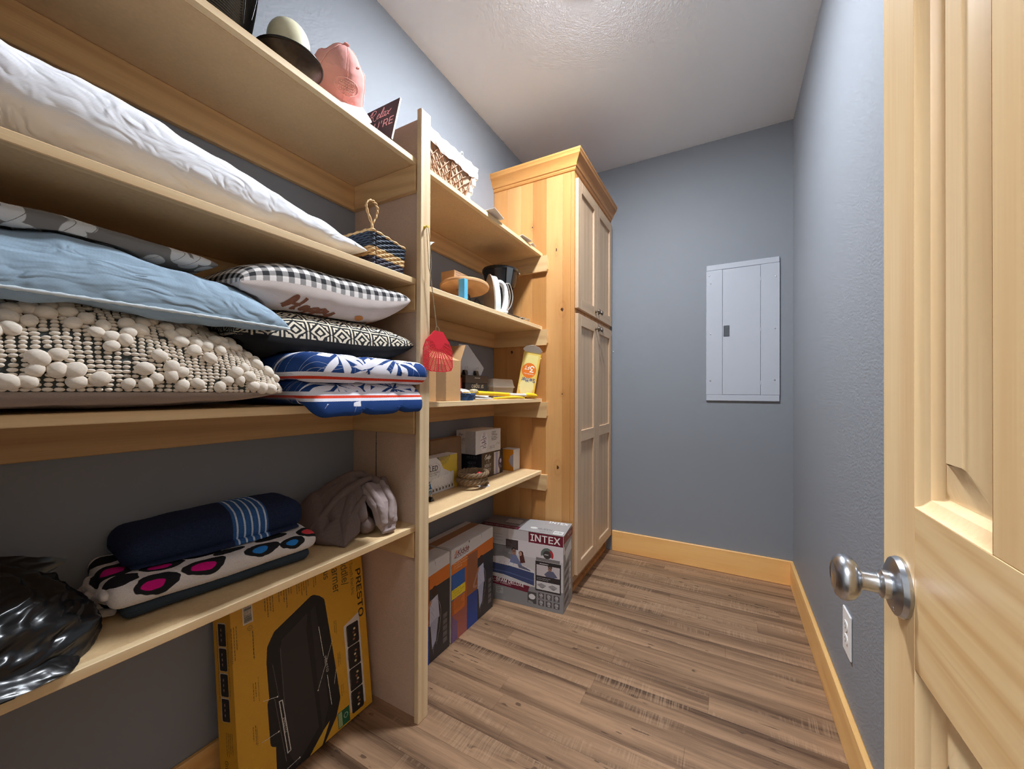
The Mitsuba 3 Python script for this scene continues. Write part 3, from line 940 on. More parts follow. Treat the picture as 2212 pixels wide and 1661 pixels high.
def herring(p, n, uv):
    k = dr.abs(p.y * 110 - dr.floor(p.y * 110) - 0.5) * 2
    st_ = dr.sin((p.z + p.x) * 2600 + k * 7)
    return mi.Color3f(lin(166, 152, 144)) * (0.86 + 0.16 * st_)


mat('herringbone', herring, 0.95, sheen=0.3, specular=0.1)
mat('knit_dark', plain((58, 62, 60), 0.2, 500, 30), 0.95)
mat('knit_cream', plain((214, 203, 188), 0.12, 420, 40), 0.95, sheen=0.4)
kp = thing('knit_pillow', 'chunky cream and dark knit throw pillow covered in wool pom-poms on the third shelf', 'pillow')
PK = pillow_fn(KL, KW, 0.170, 0.030, 0.03, 0.42, 0.004, 21)
kplace0 = placer((-1.052, -0.024 + KL / 2 - 0.008, Z3 + 0.034), rz=90)


def kplace(q):
    r = kplace0(q)
    r[:, 2] = np.maximum(r[:, 2], Z3 + 0.0015)
    r[:, 1] = np.maximum(r[:, 1], YF + 0.003)
    return r


m_, _ = pillow_half(PK, 1, 90, 80, kplace)
knit_top = m_
add('knit_ground', m_, 'knit_dark', kp, smooth=True)
m_, _ = pillow_half(PK, -1, 60, 50, kplace)
add('herringbone_back', m_, 'herringbone', kp, smooth=True)


def on_pillow(P, place, s, t, side=1, off=0.0):
    e = 1e-3
    s, t = np.asarray(s, float), np.asarray(t, float)
    sd = np.full_like(s, side)
    a = place(P(s, t, sd))
    du = place(P(s + e, t, sd)) - place(P(s - e, t, sd))
    dv = place(P(s, t + e, sd)) - place(P(s, t - e, sd))
    n = np.cross(du, dv)
    n /= np.linalg.norm(n, axis=1, keepdims=True) + 1e-12
    if side < 0:
        n = -n
    return a + off * n, n, du / (np.linalg.norm(du, axis=1, keepdims=True) + 1e-12)


# rows of plump loops, one stitch a flattened bead; rows evenly spaced over the bulging front
bead = trimesh.creation.icosphere(subdivisions=1)
rngk = np.random.RandomState(8)
tt = -np.cos(np.linspace(0, math.pi, 4001))
arc = kplace(PK(np.zeros_like(tt), tt, np.ones_like(tt)))
arc = np.concatenate([[0], np.cumsum(np.linalg.norm(np.diff(arc, axis=0), axis=1))])


def t_at(d):
    return np.interp(d, arc, tt)


V, F = [], []
d_, i = 0.004, 0
while d_ < arc[-1] * 0.74:
    t = float(t_at(d_))
    for j in range(50):
        s = -1 + 2 * (j + 0.5) / 50 + 0.004 * math.sin(i * 0.9 + j)
        if abs(s) > 0.985 or rngk.rand() < 0.02:
            continue
        a, nn, d = on_pillow(PK, kplace, [s], [t], 1, 0.0016)
        b = np.cross(nn[0], d[0])
        k = 1 + 0.13 * rngk.randn()
        V.append(bead.vertices @ np.stack([d[0] * 0.0052 * k, b * 0.0033, nn[0] * 0.0040], 1).T + a[0])
        F.append(bead.faces + 42 * len(F))
    d_ += 0.0076
    i += 1
st_mesh = tri(np.vstack(V), np.vstack(F))
add('knit_stitch', st_mesh, 'knit_cream', kp, smooth=True, kind='stuff')
ball = trimesh.creation.icosphere(subdivisions=2)
bv = np.array(ball.vertices)
balls = [tri(bv * (1 + 0.22 * (meshkit.fbm(bv * 1.9 + 7 * q, 2, q)[:, None] - 0.5)), ball.faces) for q in range(5)]
n_p, pz, poms = 0, [], []
for q in range(9000):
    s, dd = rngk.uniform(-0.99, 0.97), rngk.uniform(0.012, arc[-1] * 0.62)
    # pom-poms cluster along zigzag bands
    w = 0.20 * abs(((s * 2.1) % 1.0) - 0.5) * 2
    band = abs(((dd / 0.105 + w * 3.2) % 1.0) - 0.5)
    if band > 0.20 or n_p >= 215:
        continue
    t = float(t_at(dd))
    a, nn, d = on_pillow(PK, kplace, [s], [t], 1, 0.007)
    if a[0][2] < Z3 + 0.014 or any(np.linalg.norm(a[0] - o) < 0.0165 for o in pz):
        continue
    pz.append(a[0])
    R = rngk.uniform(0.0088, 0.0122)
    m_ = balls[q % 5].copy()
    th = rngk.uniform(0, 6.28)
    e1 = math.cos(th) * d[0] + math.sin(th) * np.cross(nn[0], d[0])
    e2 = np.cross(nn[0], e1)
    m_.vertices = m_.vertices @ (np.stack([e1 * 1.18, e2, nn[0] * 0.85], 1) * R).T + a[0]
    add('pom_pom', m_, 'knit_cream', kp, smooth=True)
    poms.append(m_)
    n_p += 1
knit_rest = Rest(knit_top, st_mesh, *poms)

def cushion_mat(key, z_top, edge_z, yc, flip):
    navy, white, red = lin(28, 58, 112), lin(214, 212, 220), lin(200, 62, 40)

    def fn(p, n, uv):
        # leaf fronds: strokes fanning out from two stalks
        w = mi.Color3f(0) + mi.Color3f(navy)
        cov = mi.Float(0)
        for (cy, cx, a0, R) in ((yc + 0.085, -0.850, 0.3, 0.14), (yc - 0.10, -0.86, 1.2, 0.10), (yc + 0.02, -1.05, 2.2, 0.13), (yc + 0.20, -0.90, 4.0, 0.11), (yc - 0.02, -0.80, 4.0, 0.07)):
            dx, dy = (p.x + (z_top - p.z) * 0.9) - cx, p.y - cy
            r, a = dr.sqrt(dx * dx + dy * dy), dr.atan2(dx, dy)
            k = (a - a0) * (11 / 6.2832)
            i = dr.floor(k)
            off = (k - i - 0.5) * (6.2832 / 11) * r
            Rb = R * (0.65 + 0.55 * cell_rand(i + 40, cy * 97.0, 3.0))
            half = 0.0135 * dr.sin(3.1416 * dr.clip(r / Rb, 0, 1)) * (0.7 + 0.6 * cell_rand(i + 9, cx * 61.0, 1.0))
            leaf = smoothstep(0.0012, -0.0012, dr.abs(off + 0.010 * dr.sin(r * 30 + i)) - half)
            cov = dr.maximum(cov, leaf)
        c = mix(navy, white, dr.clip(cov, 0, 1))
        side = dr.maximum(smoothstep(-0.895, -0.885, p.x), smoothstep(yc - 0.175, yc - 0.185, p.y))
        # two-tone band: white with a red line, plain navy below
        band = smoothstep(0.0, 0.001, 0.0125 - dr.abs(p.z - edge_z)) * side
        line = smoothstep(0.0, 0.0008, 0.0038 - dr.abs(p.z - edge_z + 0.001)) * side
        below = smoothstep(0.0, 0.002, edge_z - p.z) * side
        c = mix(c, navy, below * (1 - smoothstep(0.80, 0.86, noise(p.y * 22 + flip * 9, p.z * 40, flip * 3.0))))
        c = mix(c, white, band)
        c = mix(c, red, line)
        return c * (0.94 + 0.12 * noise(p.x * 900, p.y * 900, p.z * 900))
    return mat(key, fn, 0.85, sheen=0.25, specular=0.15)


def cushion(name, label, loc, size, m, droop, seed, rz=0, rest=None):
    c = thing(name, label, 'cushion', 'seat cushions')
    b = softbox(size[0], size[1], size[2], size[2] * 0.5, 46, 0.0035, seed, 12)
    v = np.array(b.vertices)
    # tufting: gentle dips along the front
    k = np.exp(-((v[:, 1] + 0.045) / 0.012) ** 2) + np.exp(-((v[:, 1] - 0.085) / 0.012) ** 2)
    v[:, 2] -= np.sign(v[:, 2]) * k * 0.005 * (np.abs(v[:, 0]) / size[0] + 0.4)
    v[:, 0] -= np.sign(v[:, 0]) * k * 0.004
    f = np.clip((v[:, 0] + loc[0] + 0.917) / 0.085, 0, 1.2)
    v[:, 2] -= droop * f ** 1.7
    b.vertices = v
    b = move(b, loc, rz=rz)
    if rest is not None:
        rest.lift(b, 0.001)
    add('cover', b, m, c, smooth=True)
    return b


cushion_mat('cushion_low', 1.137, 1.098, 0.745, 0.0)
cushion_mat('cushion_up', 1.205, 1.144, 0.735, 1.0)
cu1 = cushion('seat_cushion', 'lower navy palm leaf seat cushion with red piping, hanging over the shelf edge', (-1.018, 0.752, Z3 + 0.0385), (0.375, 0.385, 0.070), 'cushion_low', 0.048, 5)
cu2 = cushion('seat_cushion', 'upper navy and white palm leaf seat cushion, between the lower cushion and black pillow', (-1.010, 0.752, 1.170), (0.360, 0.425, 0.072), 'cushion_up', 0.004, 7, rest=Rest(cu1, tri(st_mesh.vertices, st_mesh.faces)))
cush_rest = Rest(cu1, cu2, knit_top, st_mesh, *poms)


def tribal(p, n, uv):
    u, v = uv.x * 7.5, uv.y * 8.0 + 0.4 * uv.x
    cu, cv = u - dr.floor(u) - 0.5, v - dr.floor(v) - 0.5
    par = cell_rand(dr.floor(u) + dr.floor(v), 1.0, 2.0)
    d = dr.abs(cu) + dr.abs(cv)
    e = dr.abs(dr.abs(cu) - dr.abs(cv))
    ring = dr.sin(d * 24)
    key = dr.select(d < 0.5, ring, dr.sin(dr.maximum(dr.abs(cu), dr.abs(cv)) * 38 + 1.2))
    k = smoothstep(-0.25, 0.1, key + 0.25 * (noise(uv.x * 300, uv.y * 160) - 0.5))
    return mix(lin(24, 24, 25), lin(214, 202, 180), k)


mat('tribal', tribal, 0.92, sheen=0.2)
cloth('black_cotton', (30, 30, 31), s=1200, amp=0.2)
tp = thing('tribal_pillow', 'black pillow with cream geometric top under the gingham pillow', 'pillow')
PT = pillow_fn(0.545, 0.318, 0.085, 0.062, 0.045, 0.34, 0.004, 61)
tplace0 = placer((-1.081, 0.708, 1.2435), rz=90)


def tplace(q):
    r = tplace0(q)
    y = (r[:, 1] - 0.700) / 0.28
    r[:, 2] += 0.022 * np.clip(y, 0, 1) ** 2 - 0.012 * np.clip(-y, 0, 1) ** 2
    return r


m_, uv = pillow_half(PT, 1, 110, 80, tplace)
trib_m = [cush_rest.lift(m_)]
add('patterned_face', m_, 'tribal', tp, smooth=True, uv=arc_uv(PT, uv, 1, 0, 0.5))
m_, uv = pillow_half(PT, -1, 110, 80, tplace)
trib_m.append(cush_rest.lift(m_))
add('black_face', m_, 'black_cotton', tp, smooth=True)


blue_bed = Rest(knit_top, st_mesh, *poms, *trib_m)
cloth('blue_linen', (138, 158, 174), s=1300, amp=0.06, wrinkle=0.018)
mat('blue_thread', lin(196, 206, 210), 0.8)
lb = thing('blue_pillow', 'light blue linen pillow with corded edge lying on the knit pillow', 'pillow')
PB = pillow_fn(0.555, 0.330, 0.072, 0.036, 0.03, 0.34, 0.014, 31)
bplace0 = placer((-1.045, -0.024 + 0.2775, 1.268), rz=90, rx=0)


def bplace(q):
    r = bplace0(q)
    k = np.clip((r[:, 0] + 1.21) / 0.33, 0, 1)
    r[:, 2] += 0.032 * (1 - (2 * k - 0.9) ** 2) - 0.012 * k ** 4 + 0.004
    return r


blue_m = []
for side, nm in ((1, 'top_face'), (-1, 'bottom_face')):
    m_, uv = pillow_half(PB, side, 110, 70, bplace)
    blue_m.append(blue_bed.lift(m_))
    add(nm, m_, 'blue_linen', lb, smooth=True)
seam(PB, bplace, 0.0030, lb, 'blue_thread', rest=blue_bed, tw=0.25, n=260, name='corded_edge')


def leaf_print(p, n, uv):
    u, v = p.y * 24, p.x * 16 + p.z * 20
    a, b, c = voronoi(u + 0.4 * noise(v * 2), v)
    k = smoothstep(0.42, 0.38, a) * smoothstep(0.05, 0.09, dr.abs(dr.sin((u - v) * 5)))
    return mix(lin(120, 118, 116), lin(206, 208, 208), dr.clip(k, 0, 1))


mat('grey_leaf', leaf_print, 0.9, sheen=0.2)
gp = thing('leaf_print_pillow', 'grey pillow with white leaf print lying behind on the light blue pillow', 'pillow')
PG = pillow_fn(0.455, 0.225, 0.034, 0.030, 0.03, 0.36, 0.006, 41)
blue_rest = Rest(*blue_m)
gplace = placer((-1.095, -0.024 + 0.230, 1.388), rz=90, ry=0)
for side, nm in ((1, 'top_face'), (-1, 'bottom_face')):
    m_, uv = pillow_half(PG, side, 60, 40, gplace)
    blue_rest.lift(m_)
    add(nm, m_, 'grey_leaf', gp, smooth=True)


def gingham(p, n, uv):
    k = 58.0
    a = smoothstep(-0.08, 0.08, dr.sin(uv.x * 6.2832))
    b = smoothstep(-0.08, 0.08, dr.sin(uv.y * 6.2832))
    s_ = (a + b) * 0.5
    return mix(lin(22, 22, 24), lin(222, 216, 212), s_ * s_ * 0.6 + s_ * 0.4)


mat('gingham', gingham, 0.9, sheen=0.2)
cloth('canvas_white', (206, 194, 188), s=900, amp=0.08)
hp = thing('gingham_pillow', 'pillow with black and white gingham top and white side lettered Happy', 'pillow')
trib_rest = Rest(*trib_m, *blue_m)
PH = pillow_fn(0.515, 0.300, 0.072, 0.080, 0.04, 0.34, 0.004, 51)
hplace0 = placer((-1.070, 0.704, 1.3775), rz=90)


def hplace(q):
    r = hplace0(q)
    y = (r[:, 1] - 0.70) / 0.257
    r[:, 2] += 0.034 * y * (y > 0) * np.abs(y) - 0.030 * np.clip(-y, 0, 1) ** 3
    return r


m_, uv = pillow_half(PH, 1, 110, 80, hplace)
trib_rest.lift(m_)
add('gingham_face', m_, 'gingham', hp, smooth=True, uv=arc_uv(PH, uv, 1, 0, 0.029))
m_, uv = pillow_half(PH, -1, 110, 80, hplace)
trib_rest.lift(m_)
add('canvas_face', m_, 'canvas_white', hp, smooth=True)
mat('brown_thread', lin(120, 74, 50), 0.8)
mat('orange_thread', lin(190, 124, 66), 0.8)


def ribbon_on(P, place, pts, w, side, off):
    """A flat ribbon following a path drawn in (s, t)."""
    pts = np.asarray(pts, float)
    a, nn, d = on_pillow(P, place, pts[:, 0], pts[:, 1], side, off)
    tg = np.gradient(a, axis=0)
    tg /= np.linalg.norm(tg, axis=1, keepdims=True) + 1e-12
    b = np.cross(nn, tg)
    wv = np.broadcast_to(w, len(a))[:, None]
    v = np.vstack([a - b * wv / 2, a + b * wv / 2])
    n = len(a)
    i = np.arange(n - 1)
    return tri(v, np.vstack([np.stack([i, i + 1, i + 1 + n], 1), np.stack([i, i + 1 + n, i + n], 1)]))


HAPPY = [[(0.0, 0.2), (0.08, 0.9), (0.25, 1.05), (0.2, 0.6), (0.12, 0.0)], [(0.62, 1.05), (0.52, 0.6), (0.48, 0.0), (0.62, 0.05)], [(0.02, 0.5), (0.3, 0.58), (0.6, 0.55)],
         [(1.0, 0.5), (0.82, 0.5), (0.76, 0.15), (0.9, 0.04), (1.02, 0.45), (1.0, 0.08), (1.15, 0.12)], [(1.2, 0.5), (1.14, 0.0), (1.1, -0.45)], [(1.17, 0.4), (1.35, 0.52), (1.42, 0.25), (1.28, 0.05), (1.16, 0.1)],
         [(1.52, 0.5), (1.48, 0.0), (1.44, -0.45)], [(1.5, 0.4), (1.68, 0.52), (1.75, 0.25), (1.6, 0.05), (1.5, 0.1)], [(1.85, 0.5), (1.85, 0.15), (2.0, 0.05), (2.12, 0.45)], [(2.14, 0.5), (2.08, -0.2), (1.95, -0.48), (1.85, -0.3)]]
ms = []
for st_ in HAPPY:
    c = spline(np.array(st_), 9 * len(st_))
    # s runs along the shelf, t from the front seam inwards (t = -1 is the front after the turn)
    s = -0.60 + (c[:, 0] + 0.25 * c[:, 1]) * 0.25
    t = -0.955 + (1 - c[:, 1]) * 0.20
    ms.append(ribbon_on(PH, hplace, np.stack([s, t], 1), 0.0085, -1, 0.0012))
add('happy_lettering', trib_rest.lift(cat(ms), 0.0028), 'brown_thread', hp)
for (s0, t0, mt_, ang) in ((0.30, -0.80, 'orange_thread', 0.4), (0.42, -0.60, 'brown_thread', -0.5), (0.58, -0.50, 'orange_thread', 0.9)):
    k = np.linspace(-1, 1, 15)
    pts = np.stack([s0 + 0.075 * k * math.cos(ang), t0 + 0.10 * k * math.sin(ang)], 1)
    add('leaf_motif', trib_rest.lift(ribbon_on(PH, hplace, pts, 0.0005 + 0.022 * (1 - k ** 2), -1, 0.0013), 0.0028), mt_, hp)


# ---- shelf 4: black bag, folded towels, brown fleece
mat('bag_plastic', lin(24, 25, 26), 0.26, specular=0.5, bump=(lambda p, n, uv: dr.abs(fbm((p.y + p.z) * 9 + 2 * fbm(p.x * 9, p.z * 9, 1.0), p.x * 26 - p.y * 13, (p.z - p.y * 0.6) * 30, octaves=2) - 0.5), 0.0035, 0.001))
bg = thing('plastic_bag', 'crumpled black plastic bag at the near end of the lower shelf', 'bag')


def bag_fn(u, v):
    a, b = u * 2 * math.pi, v * math.pi / 2
    x, y = np.cos(a) * np.cos(b) ** 0.7, np.sin(a) * np.cos(b) ** 0.7
    z = np.sin(b)
    d = np.stack([x, y, z], -1)
    n1 = meshkit.fbm(d * [2.2, 1.3, 3.5] + 4, 4, 3)
    dd_ = np.stack([d[:, 0] * 3.6 - d[:, 1] * 2, d[:, 0] * 0.8 + d[:, 1] * 1.1, d[:, 2] * 4.2 - d[:, 1] * 2], -1)
    rid = np.abs(meshkit.fbm(dd_ + 9, 3, 6) - 0.5) * 2
    k = 0.95 + 0.22 * n1 - 0.15 * rid
    P_ = np.stack([-1.055 + 0.150 * x * k, 0.060 + 0.200 * y * k, Z4 + 0.002 + 0.150 * z * k], -1)
    P_[:, 0] = np.clip(P_[:, 0], XL + 0.002, -0.885)
    P_[:, 1] = np.maximum(P_[:, 1], YF + 0.003)
    return P_


g, _ = grid(120, 60, bag_fn)
add('body', g, 'bag_plastic', bg, smooth=True)


def sheet(pts, n=40, m=14, wob=0.004, seed=1, th=0.0006):
    """A crinkled sheet lofted between polylines (rows of points)."""
    rows_ = [spline(r, n) for r in pts]
    rows_ = np.array(rows_)

    def f(u, v):
        k = v * (len(rows_) - 1)
        i = np.clip(k.astype(int), 0, len(rows_) - 2)
        t = (k - i)[:, None]
        j = np.clip((u * (n - 1)).round().astype(int), 0, n - 1)
        t = t * t * (3 - 2 * t)
        p = rows_[i, j] * (1 - t) + rows_[i + 1, j] * t
        w = meshkit.fbm(p * 26 + seed, 3, seed) - 0.5
        w2 = np.abs(meshkit.fbm(p * [60, 22, 60] + seed, 2, seed + 1) - 0.5)
        return p + np.stack([w * wob * 1.5, w * wob, w2 * wob * 2.5], -1)
    return grid(n, m, f)[0]


add('front_lip', sheet([[(-0.99, -0.02, Z4 + 0.070), (-0.965, 0.08, Z4 + 0.060), (-0.98, 0.19, Z4 + 0.040), (-1.03, 0.235, Z4 + 0.02)],
                        [(-0.93, -0.02, Z4 + 0.040), (-0.915, 0.08, Z4 + 0.035), (-0.935, 0.19, Z4 + 0.022), (-1.0, 0.232, Z4 + 0.008)],
                        [(-0.900, -0.02, Z4 + 0.012), (-0.893, 0.08, Z4 + 0.010), (-0.914, 0.20, Z4 + 0.006), (-0.985, 0.228, Z4 + 0.003)]], 60, 24, 0.005, 4), 'bag_plastic', bg, smooth=True)
add('loose_flap', sheet([[(-1.16, 0.02, Z4 + 0.12), (-1.12, 0.10, Z4 + 0.135), (-1.10, 0.20, Z4 + 0.105)], [(-1.17, 0.03, Z4 + 0.15), (-1.14, 0.13, Z4 + 0.152), (-1.105, 0.238, Z4 + 0.124)], [(-1.18, 0.03, Z4 + 0.162), (-1.15, 0.14, Z4 + 0.160), (-1.107, 0.240, Z4 + 0.131)]], 40, 14, 0.004, 9), 'bag_plastic', bg, smooth=True)

# towels: a folded stack, turned a few degrees
TR = -6.5
tc = np.array([-1.113, 0.487])
ta = math.radians(TR)
tu, tv = np.array([math.cos(ta), math.sin(ta)]), np.array([-math.sin(ta), math.cos(ta)])   # local x (towards the room), local y (along the shelf)


def t_local(p):
    """World point to the stack's own axes."""
    dx, dy = p.x - float(tc[0]), p.y - float(tc[1])
    return dx * float(tu[0]) + dy * float(tu[1]), dx * float(tv[0]) + dy * float(tv[1])


def terry(c, amp=0.35):
    def fn(p, n, uv):
        return mi.Color3f(lin(*c)) * (1 - amp * 0.5 + amp * noise(p.x * 700, p.y * 700, p.z * 700))
    return fn


spots = [(-0.135, 0.148, 0.032, 0.019, 0), (-0.052, 0.138, 0.032, 0.019, 0), (0.062, 0.138, 0.030, 0.018, 1), (0.132, 0.146, 0.024, 0.015, 1), (0.184, 0.118, 0.026, 0.020, 2), (-0.115, 0.080, 0.030, 0.016, 0), (-0.180, 0.10, 0.02, 0.02, 3), (0.006, 0.098, 0.026, 0.012, 3), (0.10, 0.088, 0.03, 0.012, 3), (-0.04, 0.07, 0.03, 0.012, 3), (-0.178, 0.03, 0.026, 0.026, 0), (-0.178, -0.05, 0.02, 0.02, 3)]


def leopard(p, n, uv):
    a, b = t_local(p)
    s_ = a + (0.748 - p.z) * 1.0                  # unrolled over the front fold
    c = mi.Color3f(lin(206, 198, 194))
    blk = mi.Color3f(lin(34, 34, 36))
    cols = [lin(196, 24, 116), lin(44, 118, 190), lin(214, 70, 76), lin(34, 34, 36)]
    for (cy, cx, ry_, rx_, k) in spots:
        wob = 0.30 * (fbm(b * 34 + cy * 90, s_ * 34 + cx * 70, 2.0) - 0.5) * 2
        dy, dx = (b - cy) / (ry_ * 1.25), (s_ - cx) / (rx_ * 1.45)
        r = dr.sqrt(dy * dy + dx * dx) + wob
        c = mix(c, blk, smoothstep(1.02, 0.97, r))
        r2 = dr.sqrt(dr.square(dy + 0.12) + dr.square(dx - 0.05)) + wob * 0.7
        if k < 3:
            c = mix(c, cols[k], smoothstep(0.55, 0.50, r2))
    return c * (0.9 + 0.2 * noise(p.x * 700, p.y * 700, p.z * 700))


def navy_stripes(p, n, uv):
    a, b = t_local(p)
    t = b - 0.022 + 0.035 * (a - 0.0)
    c = mi.Color3f(lin(36, 44, 68))
    inband = smoothstep(0.0, 0.002, t) * smoothstep(0.080, 0.078, t)
    c = mix(c, lin(52, 92, 146), inband * 0.9)
    for k in (0.010, 0.026, 0.042, 0.058, 0.073):
        c = mix(c, lin(186, 196, 210), smoothstep(0.0024, 0.0015, dr.abs(t - k)) * inband)
    return c * (0.75 + 0.45 * noise(p.x * 600, p.y * 600, p.z * 600))


mat('leopard', leopard, 0.95, sheen=0.3, specular=0.1)
mat('towel_dark', terry((52, 60, 68)), 0.95, sheen=0.3, specular=0.1)
mat('navy_striped', navy_stripes, 0.95, sheen=0.3, specular=0.1, bump=(lambda p, n, uv: noise(p.x * 500, p.y * 500, p.z * 500), 0.0015, 0.0008))


def folded(sx, sy, sz, r, z0, dx, dy, seed, amp=0.003, sag=0.0, puff=0.0):
    b = softbox(sx, sy, sz, r, 40, amp, seed, 13)
    v = np.array(b.vertices)
    v[:, 2] += (meshkit.fbm(v * [8, 5, 2] + seed, 2, seed) - 0.5) * 0.010 * (v[:, 2] > 0)
    v[:, 2] += sag * (v[:, 1] / sy) ** 2
    v[:, 2] += puff * (1 - (2 * v[:, 1] / sy - 0.25) ** 2) * (1 - (2 * v[:, 0] / sx) ** 2) * (v[:, 2] > 0)
    b.vertices = v
    lo = v[:, 2].min()
    c = tc + dx * tu + dy * tv
    return move(b, (c[0], c[1], z0 - lo), rz=TR)


lt = thing('beach_towel', 'folded leopard spot beach towel with pink and blue centres and dark back', 'towel')
tw1 = folded(0.225, 0.365, 0.034, 0.017, Z4 + 0.0015, 0.0, 0.0, 3)
add('dark_layer', tw1, 'towel_dark', lt, smooth=True)
tw2 = folded(0.240, 0.400, 0.048, 0.021, Z4 + 0.027, 0.004, -0.002, 4, 0.004, 0.02)
add('spotted_layer', tw2, 'leopard', lt, smooth=True)
cr = []
rt = np.random.RandomState(2)
for i in range(16):
    c = tc + (rt.uniform(-0.10, 0.10)) * tu + (-0.196 + rt.uniform(-0.008, 0.006)) * tv
    cr.append(move(softbox(0.044, 0.030, 0.018, 0.009, 10, 0.006, i, 40), (c[0], c[1], Z4 + 0.012 + 0.056 * rt.rand()), rz=TR + rt.uniform(-25, 25), rx=rt.uniform(-30, 30)))
cr = cat(cr)
cr.vertices[:, 2] = np.maximum(cr.vertices[:, 2], Z4 + 0.001)
tw_rest = Rest(tw1, tw2, cr)
add('bunched_edge', cr, 'leopard', lt, smooth=True)
nt = thing('bath_towel', 'folded navy bath towel with thin white and blue stripes on the leopard towel', 'towel')
add('folded_body', tw_rest.lift(folded(0.188, 0.372, 0.074, 0.034, Z4 + 0.068, -0.036, 0.012, 8, 0.005, 0.014, 0.018)), 'navy_striped', nt, smooth=True)
add('lower_fold', tw_rest.lift(folded(0.196, 0.335, 0.020, 0.009, Z4 + 0.066, -0.028, 0.006, 14, 0.002, 0.014)), 'navy_striped', nt, smooth=True)


# fleece: bones of cloth joined into one soft mass
def hull(*balls_):
    pts = []
    ic = trimesh.creation.icosphere(subdivisions=2).vertices
    for (x, y, z, r) in balls_:
        pts.append(ic * r + (x, y, z))
    return m3.Manifold.hull_points(np.vstack(pts))


def soft_union(bones, edge=0.012, it=12, amp=0.0, f=20, seed=0, zmin=None, stretch=(1, 1, 1)):
    M = m3.Manifold.batch_boolean(bones, m3.OpType.Add).refine_to_length(edge)
    q = M.to_mesh()
    t = trimesh.Trimesh(q.vert_properties[:, :3], q.tri_verts)
    trimesh.smoothing.filter_taubin(t, iterations=it)
    if amp:
        n = t.vertex_normals
        v = np.array(t.vertices)
        d = (meshkit.fbm(v * f * np.array(stretch) + seed, 3, seed) - 0.5) * 2 * amp
        fold = -np.abs(meshkit.fbm(v * f * 0.6 * np.array(stretch) + seed + 5, 2, seed + 2) - 0.5) * 3 * amp
        t.vertices = v + n * (d + fold + amp * 0.5)[:, None]
    if zmin is not None:
        t.vertices[:, 2] = np.maximum(t.vertices[:, 2], zmin)
    return t


def ridge(P, r):
    q = spline(P, 9)
    return [hull((*a_, r), (*b_, r)) for a_, b_ in zip(q, q[1:])]


cloth('fleece_brown', (108, 92, 87), s=1100, amp=0.16, wrinkle=0.008)
cloth('fleece_lit', (150, 134, 130), s=1100, amp=0.10, wrinkle=0.010)  # paler copy of the fleece: light on the sleeve put into the colour
fl = thing('fleece_top', 'crumpled brown fleece top heaped against the divider on the lower shelf', 'clothing')
z = Z4


add('body', soft_union([
    hull((-1.19, 0.738, z + 0.03, 0.028), (-1.16, 0.80, z + 0.085, 0.045), (-1.05, 0.735, z + 0.02, 0.016)),
    hull((-1.16, 0.80, z + 0.085, 0.042), (-1.11, 0.875, z + 0.140, 0.034), (-1.04, 0.80, z + 0.05, 0.022)),
    hull((-1.11, 0.875, z + 0.145, 0.036), (-1.08, 0.945, z + 0.125, 0.038)),
    hull((-1.13, 0.86, z + 0.150, 0.020), (-1.06, 0.865, z + 0.135, 0.018), (-1.00, 0.84, z + 0.06, 0.016)),
    hull((-1.08, 0.945, z + 0.125, 0.038), (-1.06, 0.957, z + 0.03, 0.026), (-1.02, 0.945, z + 0.10, 0.020)),
    hull((-1.04, 0.80, z + 0.05, 0.020), (-0.972, 0.752, z + 0.006, 0.005), (-1.06, 0.728, z + 0.02, 0.014)),
    hull((-1.03, 0.80, z + 0.06, 0.016), (-0.985, 0.805, z + 0.03, 0.008), (-0.972, 0.752, z + 0.006, 0.005), (-1.06, 0.855, z + 0.115, 0.022)),
    hull((-1.13, 0.90, z + 0.03, 0.03), (-1.00, 0.855, z + 0.03, 0.026)),
    *ridge([(-1.20, 0.745, z + 0.060), (-1.15, 0.82, z + 0.130), (-1.09, 0.885, z + 0.176), (-1.035, 0.925, z + 0.150)], 0.015),
    *ridge([(-1.09, 0.725, z + 0.030), (-1.085, 0.80, z + 0.105), (-1.055, 0.855, z + 0.150), (-1.04, 0.90, z + 0.165)], 0.012),
    *ridge([(-1.02, 0.765, z + 0.022), (-1.015, 0.815, z + 0.072), (-1.020, 0.862, z + 0.112)], 0.010),
    *ridge([(-1.03, 0.95, z + 0.150), (-1.02, 0.965, z + 0.09), (-1.01, 0.965, z + 0.03)], 0.014),
], 0.005, 12, 0.0055, 15, 3, Z4 + 0.0008, (1.0, 1.3, 0.55)), 'fleece_brown', fl, smooth=True)
add('sleeve', soft_union([
    hull((-1.045, 0.895, z + 0.128, 0.024), (-1.030, 0.945, z + 0.120, 0.024), (-0.980, 0.880, z + 0.088, 0.018), (-0.975, 0.930, z + 0.088, 0.018)),
    hull((-0.980, 0.880, z + 0.088, 0.018), (-0.975, 0.930, z + 0.088, 0.018), (-0.960, 0.876, z + 0.040, 0.016), (-0.955, 0.920, z + 0.036, 0.016)),
    *ridge([(-1.03, 0.885, z + 0.146), (-0.965, 0.878, z + 0.092), (-0.948, 0.876, z + 0.040)], 0.010),
    *ridge([(-1.02, 0.935, z + 0.146), (-0.960, 0.918, z + 0.100), (-0.942, 0.902, z + 0.050)], 0.009),
    hull((-0.960, 0.876, z + 0.034, 0.013), (-0.955, 0.920, z + 0.030, 0.013), (-0.950, 0.880, z + 0.012, 0.009), (-0.946, 0.912, z + 0.010, 0.009)),
    hull((-0.995, 0.945, z + 0.055, 0.020), (-1.00, 0.958, z + 0.062, 0.016)),
], 0.0045, 9, 0.004, 20, 8, Z4 + 0.001, (1, 1.2, 1.0)), 'fleece_lit', fl, smooth=True)
